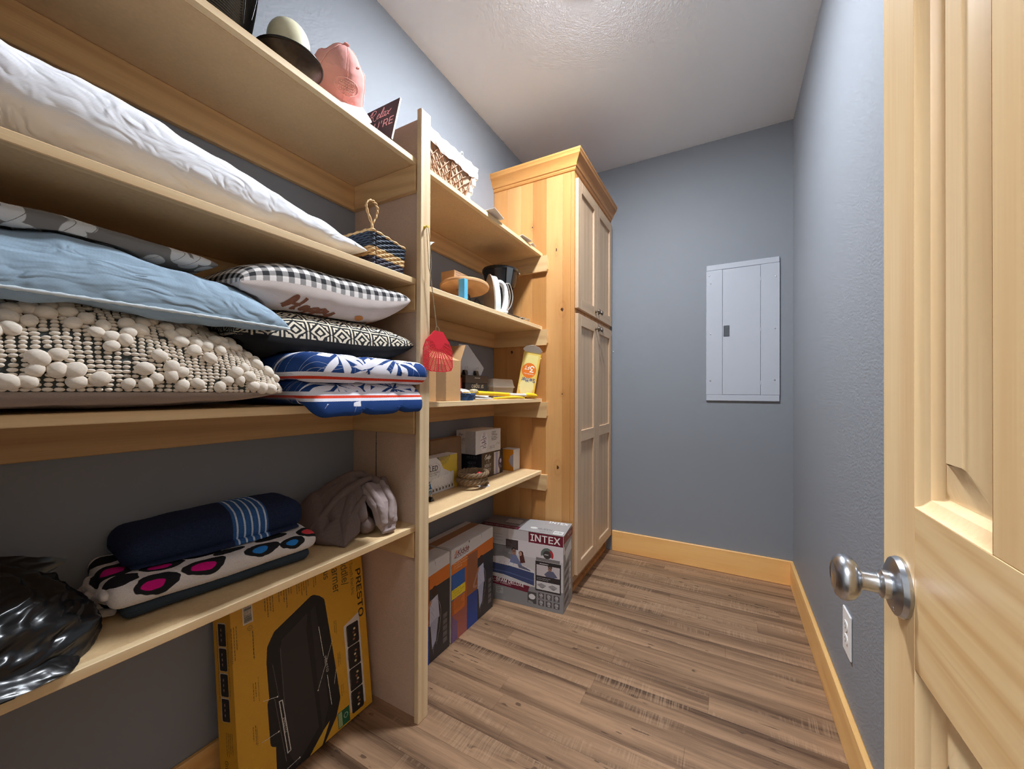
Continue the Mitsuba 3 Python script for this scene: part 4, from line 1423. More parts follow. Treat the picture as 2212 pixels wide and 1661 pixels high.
cuff = np.stack([-0.944 + 0.010 * np.sin(ra), 0.895 + 0.022 * np.cos(ra), Z4 + 0.011 + 0.006 * np.sin(ra)], 1)
add('cuff', tube(cuff, 0.0045, 8, closed=True), 'fleece_lit', fl, smooth=True)

# ================================================================== FLOOR BOXES
def prism8(B, Tp):
    """Box from 4 bottom and 4 top corners (same order)."""
    return trimesh.convex.convex_hull(np.vstack([B, Tp]))


UP = np.array([0, 0, 1.0])
rp = random.Random(12)
kraft = lambda key, c: mat(key, plain(c, 0.12, 500, 18), 0.85, specular=0.2)
kraft('cardboard', (188, 148, 104))
kraft('cardboard_dark', (142, 112, 84))
mat('carton_white', plain((206, 204, 202), 0.06, 400, 20), 0.55)
mat('carton_yellow', plain((206, 152, 40), 0.08, 400, 20), 0.5)
mat('carton_grey', plain((150, 146, 144), 0.06, 400, 20), 0.45)
mat('carton_black', plain((34, 33, 35), 0.10, 400, 20), 0.45)
mat('carton_brown', plain((62, 50, 42), 0.10, 400, 20), 0.4)
mat('clear_tape', lin(146, 112, 76), 0.25, specular=0.5)

# ---- yellow griddle box on end, leaning on the wall
gb = thing('griddle_box', 'yellow griddle and warmer carton standing on end against the wall below the shelves', 'box')
k_ = 0.124
GV = np.array([-k_, 0, 1.0]) / math.hypot(1, k_)
GU = np.array([0, 1.0, 0])
GN = np.cross(GU, GV)
GO = np.array([-1.1015, 0.546, 0.0])
GL, GH, GT = 0.426, 0.543, 0.066
bk = -GN * GT + np.array([0, -0.012, 0])
c4 = [GO, GO + GU * GL, GO + GU * GL + bk, GO + bk]
lift = np.array([0, 0, max(0, -min(p[2] for p in c4)) + 0.0008])
GO = GO + lift
c4 = np.array([p + lift for p in c4])
add('carton', prism8(c4, c4 + GV * GH), 'carton_yellow', gb)
pr = Print(GO, GU, GV)
blk, wht = (36, 33, 32), (206, 196, 186)
T_ = lambda t, u, v, h, w=None, b=False: pr.text(t, u, v, h, (58, 40, 22), w=w, rot=-90, bold=b)
T_('PRESTO', 0.397, 0.470, 0.020, 0.165, True)
T_('Cool Touch Electric', 0.374, 0.541, 0.012, 0.150)
T_('Griddle/', 0.340, 0.541, 0.026, 0.105)
T_('Warmer', 0.305, 0.536, 0.026, 0.110)
T_('Plus', 0.275, 0.530, 0.020, 0.046)
for i, u in enumerate((0.245, 0.220, 0.205, 0.190, 0.165, 0.150, 0.135, 0.110, 0.095)):
    pr.lines_of_text(u, 0.538 - 0.006 * (i % 3), 0.075, 2, 0.007, (104, 72, 24), rp, 0.0022, rot=-90)
# photo column with four pans
pr.poly([(0.338, 0.022), (0.400, 0.022), (0.398, 0.325), (0.334, 0.305)], wht)
pr.up()
for i, v in enumerate((0.262, 0.190, 0.118, 0.046)):
    pr.poly(sg.box(0.350, v - 0.026, 0.386, v + 0.032).buffer(0.006), blk)
    pr.up()
    for q in range(4):
        pr.ell(0.371 + 0.004 * (q % 2), v - 0.016 + q * 0.011, 0.0045, 0.0035, [(150, 96, 60), (196, 176, 130), (120, 70, 50), (206, 190, 160)][(i + q) % 4])
    pr.lines_of_text(0.346, v + 0.03, 0.05, 2, 0.004, (120, 110, 104), rp, 0.0012, rot=-90)
    pr.k -= 1
# the griddle itself, seen in perspective on the carton
gp_ = lambda pts: [(a, b) for a, b in pts]
pr.k = 2
body = sg.Polygon([(0.088, 0.330), (0.092, 0.372), (0.112, 0.402), (0.232, 0.452), (0.252, 0.440), (0.268, 0.424), (0.292, 0.190), (0.300, 0.095), (0.282, 0.050), (0.236, -0.000), (0.098, 0.0), (0.100, 0.10), (0.086, 0.11), (0.084, 0.225), (0.090, 0.232)]).buffer(-0.014).buffer(0.018)
pr.poly(body.intersection(sg.box(0, 0.0, 0.43, 0.6)), (30, 29, 30))
pr.up().poly(sg.Polygon([(0.122, 0.345), (0.130, 0.372), (0.212, 0.410), (0.205, 0.36), (0.225, 0.060), (0.150, 0.004), (0.128, 0.06)]), (48, 45, 46))
pr.poly(sg.Polygon([(0.222, 0.412), (0.240, 0.420), (0.262, 0.100), (0.236, 0.040)]), (43, 41, 42))
pr.up().line([(0.246, 0.350), (0.256, 0.255)], 0.0018, (220, 214, 206)).line([(0.264, 0.190), (0.272, 0.095)], 0.0018, (220, 214, 206))
pr.text('PRESTO', 0.2565, 0.250, 0.008, (216, 210, 204), w=0.050, rot=-84)
pr.line([(0.112, 0.210), (0.121, 0.208), (0.136, 0.060), (0.127, 0.058), (0.112, 0.210)], 0.0026, (206, 202, 198))
pr.text('PRESTO', 0.1185, 0.158, 0.007, (206, 202, 198), w=0.042, rot=-84)
pr.line([(0.100, 0.318), (0.112, 0.222)], 0.0012, (96, 92, 92)).line([(0.100, 0.225), (0.122, 0.040)], 0.0014, (104, 100, 100)).line([(0.124, 0.350), (0.1265, 0.19)], 0.0018, (84, 80, 82))
for a, b in (((0.230, 0.165), (0.290, 0.285)), ((0.070, 0.238), (0.108, 0.226)), ((0.060, 0.136), (0.106, 0.132)), ((0.058, 0.014), (0.160, 0.020)), ((0.286, 0.150), (0.296, 0.19))):
    pr.line([a, b], 0.0012, (222, 216, 208))
for a in ((0.230, 0.165), (0.108, 0.226), (0.106, 0.132), (0.160, 0.020)):
    pr.ell(a[0], a[1], 0.0022, 0.0022, (222, 216, 208))
pr.k = 1
pr.line([(0.060, 0.245), (0.060, 0.310)], 0.001, (120, 80, 24)).line([(0.050, 0.136), (0.050, 0.185)], 0.001, (120, 80, 24))
for u, v in ((0.052, 0.300), (0.046, 0.190), (0.042, 0.080), (0.306, 0.340), (0.312, 0.235), (0.316, 0.130)):
    pr.lines_of_text(u, v, 0.050, 2, 0.006, (116, 80, 26), rp, 0.0018, rot=-90)
pr.lines_of_text(0.012, 0.470, 0.105, 3, 0.006, (110, 76, 24), rp, 0.0018, rot=-90)
# bar code and mark
pr.rect(0.030, 0.462, 0.056, 0.512, (206, 196, 180))
pr.up()
v = 0.466
while v < 0.508:
    w = rp.choice((0.0008, 0.0014, 0.0022))
    pr.rect(0.033, v, 0.053, v + w, (40, 36, 34))
    v += w + rp.choice((0.0008, 0.0014))
pr.k = 1
pr.poly(sg.Point(0.047, 0.448).buffer(0.0065).difference(sg.Point(0.047, 0.448).buffer(0.0055)), (50, 40, 30))
pr.text('UL', 0.0435, 0.446, 0.0045, (50, 40, 30))
pr.lines_of_text(0.052, 0.438, 0.10, 1, 0.006, (80, 58, 28), rp, 0.0022, rot=-90)
pr.rect(0.290, 0.004, 0.334, 0.052, (34, 92, 62))
pr.up().poly(sg.Point(0.320, 0.030).buffer(0.008).difference(sg.Point(0.320, 0.030).buffer(0.0065)), (206, 214, 196)).rect(0.292, 0.006, 0.306, 0.050, (150, 170, 120))
pr.k = 3
pr.poly([(0.190, 0.0), (0.232, 0.0), (0.262, 0.052), (0.240, 0.040)], (206, 160, 50))
pr.build('printed_front', gb)
# narrow side: four pan pictures, the lower lettering
SUv = -bk / np.linalg.norm(bk)
pr = Print(c4[3], SUv, GV)
for i, v in enumerate((0.452, 0.388, 0.322, 0.258)):
    pr.poly(sg.box(0.020, v - 0.028, 0.044, v + 0.028).buffer(0.003), (196, 186, 176))
    pr.up().poly(sg.box(0.023, v - 0.026, 0.043, v + 0.024).buffer(0.004), (38, 34, 34)).up()
    for q in range(3):
        pr.ell(0.030, v - 0.014 + q * 0.013, 0.0018, 0.004, (160, 130, 110))
    pr.k = 1
pr.lines_of_text(0.012, 0.46, 0.22, 1, 0.005, (92, 66, 24), rp, 0.0016, rot=-90)
pr.lines_of_text(0.052, 0.46, 0.22, 1, 0.005, (92, 66, 24), rp, 0.0016, rot=-90)
pr.lines_of_text(0.050, 0.20, 0.07, 4, 0.007, (92, 66, 24), rp, 0.0018, rot=-90)
pr.text('Griddle/Warmer', 0.020, 0.128, 0.011, (58, 40, 22), w=0.12, rot=-90)
pr.build('printed_side', gb)

# ---- two fire escape ladder cartons
KX, KH, KD = -1.0615, 0.412, 0.172


def kidde(y0, y1, label, first):
    b = thing('ladder_box', label, 'box', 'safety ladder cartons on the floor')
    L = y1 - y0
    add('carton', box(KX - KD, KX, y0, y1, 0.0008, KH, 0.0015), 'carton_white', b)
    pr = Print((KX, y0, 0), (0, 1, 0), UP)
    dark, org = (50, 48, 50), (206, 112, 36)
    pr.rect(0, 0.001, L, 0.300, dark)
    pr.poly([(0, 0.300), (L, 0.300), (L, 0.362), (0.11, 0.352), (0, 0.346)], org)
    pr.up()
    # left column: heading, blue picture, yellow label, text panel, blue foot
    pr.rect(0.004, 0.0, 0.118, 0.300, (176, 92, 38)).rect(0.004, 0.0, 0.118, 0.120, (52, 84, 150))
    pr.rect(0.118, 0.0, 0.205, 0.155, (46, 70, 140)).rect(0.118, 0.155, 0.205, 0.345, (150, 92, 56))
    pr.up().rect(0.004, 0.185, 0.100, 0.300, (46, 92, 160)).rect(0.020, 0.12, 0.100, 0.190, (206, 112, 44)).up()
    pr.rect(0.002, 0.190, 0.104, 0.232, (226, 200, 44))
    pr.up()
    for i, w in enumerate((0.060, 0.084, 0.070)):
        pr.text(('ESCAPE', 'LADDER FOR', 'TWO STORY')[i], 0.010, 0.222 - i * 0.012, 0.006, (120, 96, 20), w=w)
    pr.lines_of_text(0.026, 0.180, 0.066, 7, 0.007, (120, 62, 24), rp, 0.002)
    pr.text('Escape Ladder', 0.016, 0.340, 0.008, (240, 206, 160), w=0.105)
    pr.text('Echelle de secours', 0.016, 0.328, 0.007, (240, 206, 160), w=0.110)
    pr.text('Escalera', 0.016, 0.317, 0.007, (240, 206, 160), w=0.060)
    # a climber seen from behind on the rungs, and a side rail
    pr.k = 3
    pr.poly(sg.Point(0.235, 0.285).buffer(0.020), (60, 38, 30)).poly([(0.206, 0.252), (0.256, 0.262), (0.268, 0.165), (0.205, 0.150)], (188, 190, 210)).up()
    pr.poly([(0.210, 0.160), (0.262, 0.170), (0.246, 0.075), (0.222, 0.050)], (166, 170, 194)).poly([(0.222, 0.058), (0.238, 0.075), (0.230, 0.020)], (80, 74, 80))
    pr.line(spline([(0.214, 0.25), (0.182, 0.20), (0.172, 0.178), (0.196, 0.172)], 20), 0.012, (170, 128, 110)).line(spline([(0.25, 0.25), (0.275, 0.20), (0.270, 0.12), (0.248, 0.06)], 20), 0.002, (150, 146, 150))
    for i in range(5):
        pr.line([(0.212 + 0.006 * i, 0.235 - 0.03 * i), (0.232 + 0.004 * i, 0.205 - 0.03 * i)], 0.0016, (150, 152, 172))
    pr.k = 2
    for i in range(5):
        pr.rect(L - 0.044, 0.035 + i * 0.026, L - 0.016, 0.056 + i * 0.026, (92, 88, 88))
        pr.lines_of_text(L - 0.042, 0.050 + i * 0.026, 0.024, 2, 0.006, (140, 136, 134), rp, 0.0016)
    # logo with flame
    pr.poly([(0.020, 0.368), (0.040, 0.394), (0.038, 0.400), (0.028, 0.392), (0.022, 0.380)], (206, 110, 40)).poly([(0.020, 0.366), (0.034, 0.376), (0.044, 0.392), (0.040, 0.376), (0.030, 0.366)], (110, 58, 44))
    pr.text('Kidde', 0.046, 0.371, 0.024, (126, 52, 44), w=0.088, bold=True)
    pr.line([(0.034, 0.365), (0.128, 0.365)], 0.0022, (110, 58, 44))
    pr.poly([(0.128, 0.4116), (0.142, 0.4116), (0.134, 0.400)], (110, 104, 100)).line([(0.235, 0.4116), (0.243, 0.388)], 0.0015, (110, 104, 100))
    pr.build('printed_front', b)
    pr = Print((KX - KD, y0, KH), (0, 1, 0), (1, 0, 0)) if False else Print((KX, y0, KH), (0, 1, 0), (-1, 0, 0))
    pr.rect(0.0, 0.085, L, 0.135, (160, 120, 84))
    pr.rect(0.155, 0.030, L - 0.02, 0.060, (170, 140, 116))
    pr.up().text('Kidde', 0.215, 0.055, 0.022, (120, 70, 50), w=0.085, rot=180, bold=True)
    pr.build('printed_top', b)
    add('top_flap', move(box(KX - 0.075, KX - 0.001, y0 + 0.004, y1 - 0.004, 0, 0.0014, 0.0004), (0, 0, KH + 0.0014), 0), 'carton_white', b)
    return b


kidde(1.022, 1.358, 'white orange and dark carton just behind the divider, left of its twin', True)
kidde(1.370, 1.716, 'white orange and dark carton reading Kidde, beside the grey mattress box', False)

# ---- grey air mattress box
ib = thing('mattress_box', 'grey and maroon air mattress carton reading INTEX beside the pantry cabinet', 'box')
u_ = np.array([0.9951, 0.0987, 0]); v_ = np.array([-0.0987, 0.9951, 0])
IA = np.array([-0.716, 1.826, 0.0008])
IL, ID, IH = 0.47, 0.180, 0.386
IO = IA - u_ * IL
B4 = np.array([IO, IA, IA + v_ * ID, IO + v_ * ID])
add('carton', prism8(B4, B4 + UP * IH), 'carton_grey', ib)
pr = Print(IO, u_, UP)
X = lambda d: IL - d           # d: distance from the right front corner
pr.rect(0, 0.105, IL, IH, (188, 182, 180)).rect(0, 0, IL, 0.105, (128, 126, 126))
pr.up()
pr.rect(X(0.30), 0.255, X(0.0), 0.335, (206, 198, 198)).rect(0, 0.30, X(0.30), IH, (168, 162, 160))
pr.rect(X(0.43), 0.225, X(0.255), 0.285, (120, 118, 118)).rect(X(0.47), 0.245, X(0.28), 0.296, (104, 102, 104))
pr.up().rect(X(0.315), 0.280, X(0.245), 0.330, (62, 54, 54)).rect(X(0.308), 0.286, X(0.252), 0.325, (84, 72, 70))
for q in range(3):
    pr.line([(X(0.40), 0.318 + q * 0.016), (X(0.335), 0.318 + q * 0.016)], 0.003, (140, 134, 132))
    pr.poly(sg.box(X(0.42) + q * 0.05, 0.262, X(0.38) + q * 0.05, 0.288).buffer(0.003), (120, 118, 120))
# bed
pr.poly([(0, 0.215), (X(0.33), 0.236), (X(0.155), 0.190), (X(0.155), 0.176), (X(0.30), 0.190), (0, 0.196)], (206, 200, 200))
pr.poly([(0, 0.196), (X(0.30), 0.192), (X(0.155), 0.176), (X(0.155), 0.112), (X(0.33), 0.140), (0, 0.142)], (58, 68, 104))
pr.up().poly([(0, 0.160), (X(0.30), 0.158), (X(0.155), 0.138), (X(0.155), 0.134), (X(0.30), 0.152), (0, 0.154)], (80, 92, 130))
for q in range(10):
    pr.line([(X(0.43) + q * 0.026, 0.196 + 0.0 * q), (X(0.425) + q * 0.026, 0.214 - 0.0012 * q)], 0.002, (170, 164, 166))
# two people sitting on it
pr.k = 4
pr.ell(X(0.268), 0.268, 0.012, 0.016, (150, 112, 96)).poly(sg.Point(X(0.270), 0.279).buffer(0.012), (44, 36, 36)).poly([(X(0.282), 0.250), (X(0.256), 0.254), (X(0.222), 0.204), (X(0.292), 0.210)], (110, 116, 146))
pr.poly([(X(0.250), 0.212), (X(0.180), 0.190), (X(0.172), 0.182), (X(0.240), 0.190)], (96, 96, 112))
pr.poly(sg.Point(X(0.228), 0.266).buffer(0.013), (70, 40, 34)).poly([(X(0.238), 0.268), (X(0.216), 0.268), (X(0.204), 0.222), (X(0.232), 0.214)], (84, 46, 42)).up().ell(X(0.231), 0.264, 0.008, 0.012, (176, 134, 116))
# banners
pr.k = 3
pr.rect(X(0.186), 0.332, X(0.002), 0.3855, (104, 26, 44)).up().text('INTEX', X(0.176), 0.342, 0.034, (226, 220, 216), w=0.160, bold=True)
pr.k = 3
pr.poly([(0, 0.086), (X(0.190), 0.070), (X(0.180), 0.104), (0, 0.128)], (100, 28, 46)).up()
pr.text('DURA-BEAM DELUXE', X(0.450), 0.104, 0.017, (222, 214, 212), w=0.238, bold=True, rot=-2.5).text('STANDARD AIRBED', X(0.450), 0.093, 0.009, (196, 178, 176), w=0.165, rot=-2.5)
# gauge, inset pictures, icons
pr.k = 3
arc_ = lambda a0, a1, r0, r1: [(X(0.085) + r0 * math.cos(t), 0.282 + r0 * math.sin(t)) for t in np.linspace(a0, a1, 20)] + [(X(0.085) + r1 * math.cos(t), 0.282 + r1 * math.sin(t)) for t in np.linspace(a1, a0, 20)]
pr.poly(arc_(-0.3, 3.4, 0.020, 0.034), (96, 106, 100)).poly(sg.Point(X(0.085), 0.282).buffer(0.021), (62, 58, 58)).up().poly(arc_(-0.5, 0.9, 0.021, 0.033), (176, 48, 54)).rect(X(0.10), 0.280, X(0.078), 0.284, (190, 186, 182))
pr.k = 3
pr.rect(X(0.145), 0.246, X(0.018), 0.262, (120, 114, 114))
pr.rect(X(0.148), 0.092, X(0.012), 0.244, (44, 40, 42)).up().rect(X(0.142), 0.170, X(0.018), 0.226, (188, 178, 178)).rect(X(0.142), 0.100, X(0.018), 0.142, (196, 192, 190)).lines_of_text(X(0.125), 0.231, 0.075, 1, 0.01, (190, 184, 184), rp, 0.004).lines_of_text(X(0.14), 0.158, 0.11, 2, 0.008, (150, 146, 148), rp, 0.003)
pr.up().ell(X(0.070), 0.212, 0.010, 0.013, (140, 104, 90)).poly([(X(0.100), 0.182), (X(0.078), 0.202), (X(0.052), 0.202), (X(0.030), 0.176), (X(0.050), 0.170), (X(0.090), 0.170)], (92, 92, 112)).poly(sg.Point(X(0.069), 0.222).buffer(0.011), (46, 38, 38))
for d in (0.115, 0.055):
    pr.poly([(X(d + 0.024), 0.124), (X(d), 0.134), (X(d - 0.026), 0.124), (X(d - 0.004), 0.110)], (140, 136, 136)).poly([(X(d + 0.024), 0.121), (X(d - 0.004), 0.107), (X(d - 0.026), 0.121), (X(d - 0.004), 0.112)], (104, 100, 102))
pr.k = 2
pr.rect(X(0.190), 0.020, X(0.142), 0.078, (70, 68, 68)).up().ell(X(0.166), 0.054, 0.018, 0.014, (206, 202, 200)).lines_of_text(X(0.186), 0.028, 0.04, 2, 0.006, (190, 186, 184), rp, 0.003)
for i in range(3):
    for j in range(2):
        x0, z0 = X(0.132) + i * 0.041, 0.018 + j * 0.036
        pr.k = 2
        pr.rect(x0, z0, x0 + 0.031, z0 + 0.029, (78, 74, 76)).up()
        pr.poly(sg.Point(x0 + 0.0155, z0 + 0.017).buffer(0.009).difference(sg.Point(x0 + 0.0155, z0 + 0.017).buffer(0.0065)), (188, 184, 184)).rect(x0 + 0.009, z0 + 0.003, x0 + 0.023, z0 + 0.006, (176, 172, 170)).rect(x0 + 0.012, z0 + 0.014, x0 + 0.02, z0 + 0.021, (176, 172, 170))
pr.k = 2
pr.rect(X(0.372), 0.035, X(0.330), 0.070, (150, 148, 146)).up().lines_of_text(X(0.366), 0.060, 0.03, 3, 0.009, (104, 100, 100), rp, 0.004)
pr.build('printed_front', ib)
pr = Print(IA, v_, UP)
pr.rect(0, 0.0, ID, IH, (128, 126, 124)).up().rect(0, 0.344, ID, IH - 0.001, (104, 40, 52)).up()
pr.text('INTEX', 0.080, 0.358, 0.015, (170, 150, 148), w=0.08)
pr.poly([(0.03, 0.30), (0.15, 0.33), (0.16, 0.275), (0.05, 0.245)], (186, 184, 182)).rect(0.006, 0.29, 0.024, 0.33, (196, 190, 188))
for i in range(5):
    pr.poly([(0.02, 0.225 - i * 0.044), (0.10, 0.24 - i * 0.044), (0.10, 0.215 - i * 0.044), (0.02, 0.20 - i * 0.044)], (84, 80, 84))
    pr.rect(0.112, 0.19 - i * 0.03, 0.142, 0.214 - i * 0.03, (176, 172, 170))
    pr.lines_of_text(0.03, 0.205 - i * 0.044, 0.07, 2, 0.008, (150, 146, 146), rp, 0.003)
pr.build('printed_end', ib)
pr = Print(IO + UP * IH, u_, v_)
pr.rect(0, 0, X(0.245), ID, (112, 106, 104)).up().poly([(0, 0.003), (X(0.25), 0.003), (X(0.225), 0.045), (0, 0.05)], (86, 28, 42)).rect(X(0.36), 0.085, X(0.27), 0.150, (150, 144, 140)).rect(X(0.36), 0.075, X(0.27), 0.085, (78, 66, 64))
pr.up().text('DURA-BEAM DELUXE', X(0.45), 0.018, 0.014, (150, 130, 132), w=0.19, bold=True)
pr.build('printed_top', ib)
# lid flap lifted at its outer edge
f0, f1 = IA + UP * (IH + 0.0012) - u_ * 0.245, IA + UP * (IH + 0.0012)
FV = v_ * 0.178 + UP * 0.010
fl4 = np.array([f0, f1 + u_ * 0.002, f1 + FV * 0.98 + u_ * 0.000, f0 + FV * np.array([1, 1, 0.1])])
add('lid_flap', prism8(fl4, fl4 + UP * 0.0015), 'carton_grey', ib)
pr = Print(fl4[0] + UP * 0.0016, fl4[1] - fl4[0], np.cross(np.cross(fl4[1] - fl4[0], FV), fl4[1] - fl4[0]))
pr.text('INTEX', 0.225, 0.135, 0.026, (222, 220, 218), w=0.115, rot=0, bold=True) if False else pr.text('INTEX', 0.122, 0.138, 0.024, (222, 220, 218), w=0.108, bold=True)
pr.rect(0.185, 0.012, 0.235, 0.048, (206, 204, 202)).up()
x = 0.190
while x < 0.230:
    pr.rect(x, 0.020, x + 0.0016, 0.040, (90, 88, 88))
    x += rp.choice((0.003, 0.004, 0.005))
pr.k = 1
pr.ell(0.070, 0.050, 0.020, 0.010, (206, 204, 200)).text('QUEEN', 0.095, 0.040, 0.018, (104, 100, 102), w=0.075, bold=True).text('AIRBED', 0.110, 0.014, 0.014, (112, 108, 110), w=0.060)
pr.build('printed_flap', ib)

# ================================================================== RIGHT BAY, shelf 4 (lowest)
R1, R2, R3, R4 = (z + ST for z in ZR)
z = R4 + 0.0008
lb_ = thing('bulb_box', 'white and yellow light bulb carton reading LED next to the divider post', 'box')
add('carton', box(-1.172, -1.112, 1.165, 1.474, z, 0.823, 0.001), 'carton_white', lb_)
pr = Print((-1.112, 1.165, z), (0, 1, 0), UP)
LW = 0.309
pr.poly([(LW - 0.135, 0.155), (LW, 0.155), (LW, 0.0), (LW - 0.020, 0.0), (LW - 0.030, 0.07), (LW - 0.10, 0.10)], (206, 176, 60))
pr.poly([(LW - 0.150, 0.156), (LW - 0.05, 0.156), (LW - 0.07, 0.125), (LW - 0.105, 0.112), (LW - 0.120, 0.135)], (92, 86, 84)).up()
pr.poly(sg.Point(LW - 0.195, 0.094).buffer(0.036).union(sg.Point(LW - 0.155, 0.098).buffer(0.034)), (206, 202, 200)).poly(sg.Point(LW - 0.195, 0.094).buffer(0.036).union(sg.Point(LW - 0.155, 0.098).buffer(0.034)).exterior.buffer(0.0006), (120, 116, 116))
pr.up().ell(LW - 0.214, 0.124, 0.022, 0.013, (46, 106, 156)).text('LED', LW - 0.192, 0.100, 0.022, (60, 56, 58), w=0.052, bold=True).text('General Purpose', LW - 0.222, 0.088, 0.008, (80, 76, 76), w=0.094).text('Indoor Use', LW - 0.205, 0.079, 0.007, (90, 86, 86), w=0.060)
for i in range(7):
    a = LW - 0.170 + i * 0.022
    pr.k = 3
    pr.poly(sg.Polygon(spline([(a, 0.020), (a - 0.014, 0.040), (a - 0.010, 0.062 + i * 0.002), (a + 0.010, 0.066 + i * 0.002), (a + 0.014, 0.046), (a + 0.006, 0.020)], 30, True)), (222, 218, 216)).line(spline([(a, 0.020), (a - 0.014, 0.040), (a - 0.010, 0.062 + i * 0.002), (a + 0.010, 0.066 + i * 0.002)], 20), 0.0008, (120, 112, 110)).rect(a - 0.003, 0.010, a + 0.007, 0.022, (96, 86, 76))
pr.k = 2
pr.rect(LW - 0.262, 0.026, LW - 0.165, 0.048, (46, 100, 150)).up().text('60', LW - 0.225, 0.030, 0.014, (220, 220, 222), w=0.032, bold=True).text('W', LW - 0.184, 0.032, 0.009, (220, 220, 222))
pr.k = 2
pr.rect(LW - 0.262, 0.052, LW - 0.190, 0.060, (60, 90, 130)).rect(LW - 0.225, 0.004, LW - 0.205, 0.021, (62, 56, 58)).rect(LW - 0.198, 0.004, LW - 0.180, 0.021, (76, 140, 166)).lines_of_text(LW - 0.24, 0.072, 0.05, 2, 0.009, (120, 116, 114), rp, 0.0022)
pr.build('printed_front', lb_)
tag(add('carton', box(-1.226, -1.178, 1.36, 1.60, z, 0.885, 0.0015), 'cardboard_dark'), 'brown cardboard carton behind the light bulb box on the lowest shelf', 'box')
tag(add('carton', box(-1.226, -1.178, 1.14, 1.345, z, 0.945, 0.0015), 'cardboard_dark'), 'taller brown cardboard carton in the corner behind the light bulb box and post', 'box')
hb = thing('cleaner_box', 'black carton reading HEAVY DUTY under the white carton on the lowest shelf', 'box')
add('carton', box(-1.226, -1.090, 1.650, 1.860, z, 0.797, 0.001), 'carton_black', hb)
pr = Print((-1.090, 1.650, z), (0, 1, 0), UP)
pr.rect(0, 0, 0.118, 0.129, (70, 56, 46)).rect(0.118, 0.004, 0.178, 0.122, (196, 190, 188)).rect(0.178, 0.0, 0.21, 0.13, (40, 34, 36)).up()
pr.rect(0.134, 0.006, 0.156, 0.120, (150, 148, 176)).ell(0.184, 0.058, 0.022, 0.034, (52, 44, 62))
pr.up().text('HEAVY', 0.030, 0.052, 0.018, (206, 200, 192), w=0.062).text('DUTY', 0.036, 0.028, 0.018, (206, 200, 192), w=0.050).text('WETJET', 0.040, 0.076, 0.007, (150, 140, 130), w=0.040)
script_word(pr, [[(0, 0.3), (0.2, 0.9), (0.6, 1.0), (0.3, 0.6), (0.6, 0.3), (0.2, 0.05)], [(0.7, 0.6), (0.85, 0.1), (1.0, 0.6), (1.15, 0.1), (1.3, 0.7)], [(1.45, 0.6), (1.4, 0.1), (1.6, 0.9), (1.5, -0.3)], [(1.7, 0.4), (1.95, 0.5), (1.75, 0.1), (2.1, 0.2), (2.15, 0.6), (2.3, 0.5)]], 0.026, 0.092, 0.026, 0.0024, (206, 200, 192), 0.25)
pr.ell(0.186, 0.068, 0.010, 0.012, (170, 164, 190)).lines_of_text(0.170, 0.046, 0.03, 3, 0.007, (160, 154, 176), rp, 0.0025)
pr.build('printed_front', hb)
pr = Print((-1.226, 1.650, z), (1, 0, 0), UP)
pr.rect(0, 0, 0.136, 0.129, (28, 32, 44)).up().text('HEAVY', 0.050, 0.070, 0.016, (110, 116, 128), w=0.050).text('DUTY', 0.054, 0.048, 0.016, (110, 116, 128), w=0.042).lines_of_text(0.055, 0.036, 0.04, 1, 0.01, (90, 96, 106), rp, 0.002).text('WETJET', 0.040, 0.100, 0.012, (90, 96, 112), w=0.07)
pr.build('printed_side', hb)
wb = thing('refill_box', 'white carton reading WETJET stacked on the black carton', 'box')
W0 = np.array([-1.0865, 1.590, 0.7985])
wu = np.array([0.04, 0.999, 0]); wu /= np.linalg.norm(wu)
wn = np.array([wu[1], -wu[0], 0])
WL, WDp, WH = 0.225, 0.122, 0.116
B4 = np.array([W0, W0 + wu * WL, W0 + wu * WL - wn * WDp, W0 - wn * WDp])
add('carton', prism8(B4, B4 + UP * WH), 'carton_white', wb)
pr = Print(W0, wu, UP)
pr.ell(0.072, 0.056, 0.034, 0.050, (222, 218, 220)).up()
for i in range(10):
    t_ = i * 2.4
    pr.line(spline([(0.060 + 0.02 * math.sin(t_), 0.024 + 0.006 * i), (0.072 + 0.016 * math.cos(t_), 0.030 + 0.006 * i), (0.084 + 0.01 * math.sin(t_ * 2), 0.024 + 0.0065 * i)], 12), 0.003, (110, 102, 124))
pr.poly(sg.Point(0.072, 0.094).buffer(0.013), (190, 186, 190))
pr.lines_of_text(0.140, 0.100, 0.055, 3, 0.008, (92, 86, 90), rp, 0.004).lines_of_text(0.138, 0.074, 0.060, 3, 0.008, (92, 86, 90), rp, 0.004).text('15', 0.122, 0.016, 0.013, (92, 86, 92)).text('20', 0.148, 0.018, 0.013, (92, 86, 92)).line(spline([(0.18, 0.03), (0.195, 0.042), (0.21, 0.034), (0.22, 0.05)], 14), 0.002, (120, 114, 118))
pr.build('printed_front', wb)
pr = Print(W0 - wn * WDp, wn, UP)
pr.rect(0.0, 0, WDp, WH, (188, 186, 188)).rect(0.058, 0, WDp, WH, (150, 152, 158)).up().text('WETJET', 0.006, 0.064, 0.014, (84, 78, 84), w=0.050, bold=True).text('HEAVY DUTY', 0.008, 0.048, 0.010, (96, 90, 96), w=0.048).ell(0.026, 0.018, 0.006, 0.006, (110, 60, 80)).rect(0.010, 0.040, 0.045, 0.0408, (120, 114, 118))
script_word(pr, [[(0, 0.2), (0.3, 0.9), (0.5, 0.5), (0.2, 0.1), (0.8, 0.6), (1.0, 0.1), (1.2, 0.7), (1.5, 0.3), (1.8, 0.6)]], 0.014, 0.088, 0.018, 0.0018, (110, 104, 112), 0.2)
pr.build('printed_side', wb)
ob = thing('small_carton', 'small orange and white carton at the cabinet end of the lowest shelf', 'box')
add('carton', box(-1.130, -1.052, 1.915, 1.992, z, 0.785, 0.001), 'carton_white', ob)
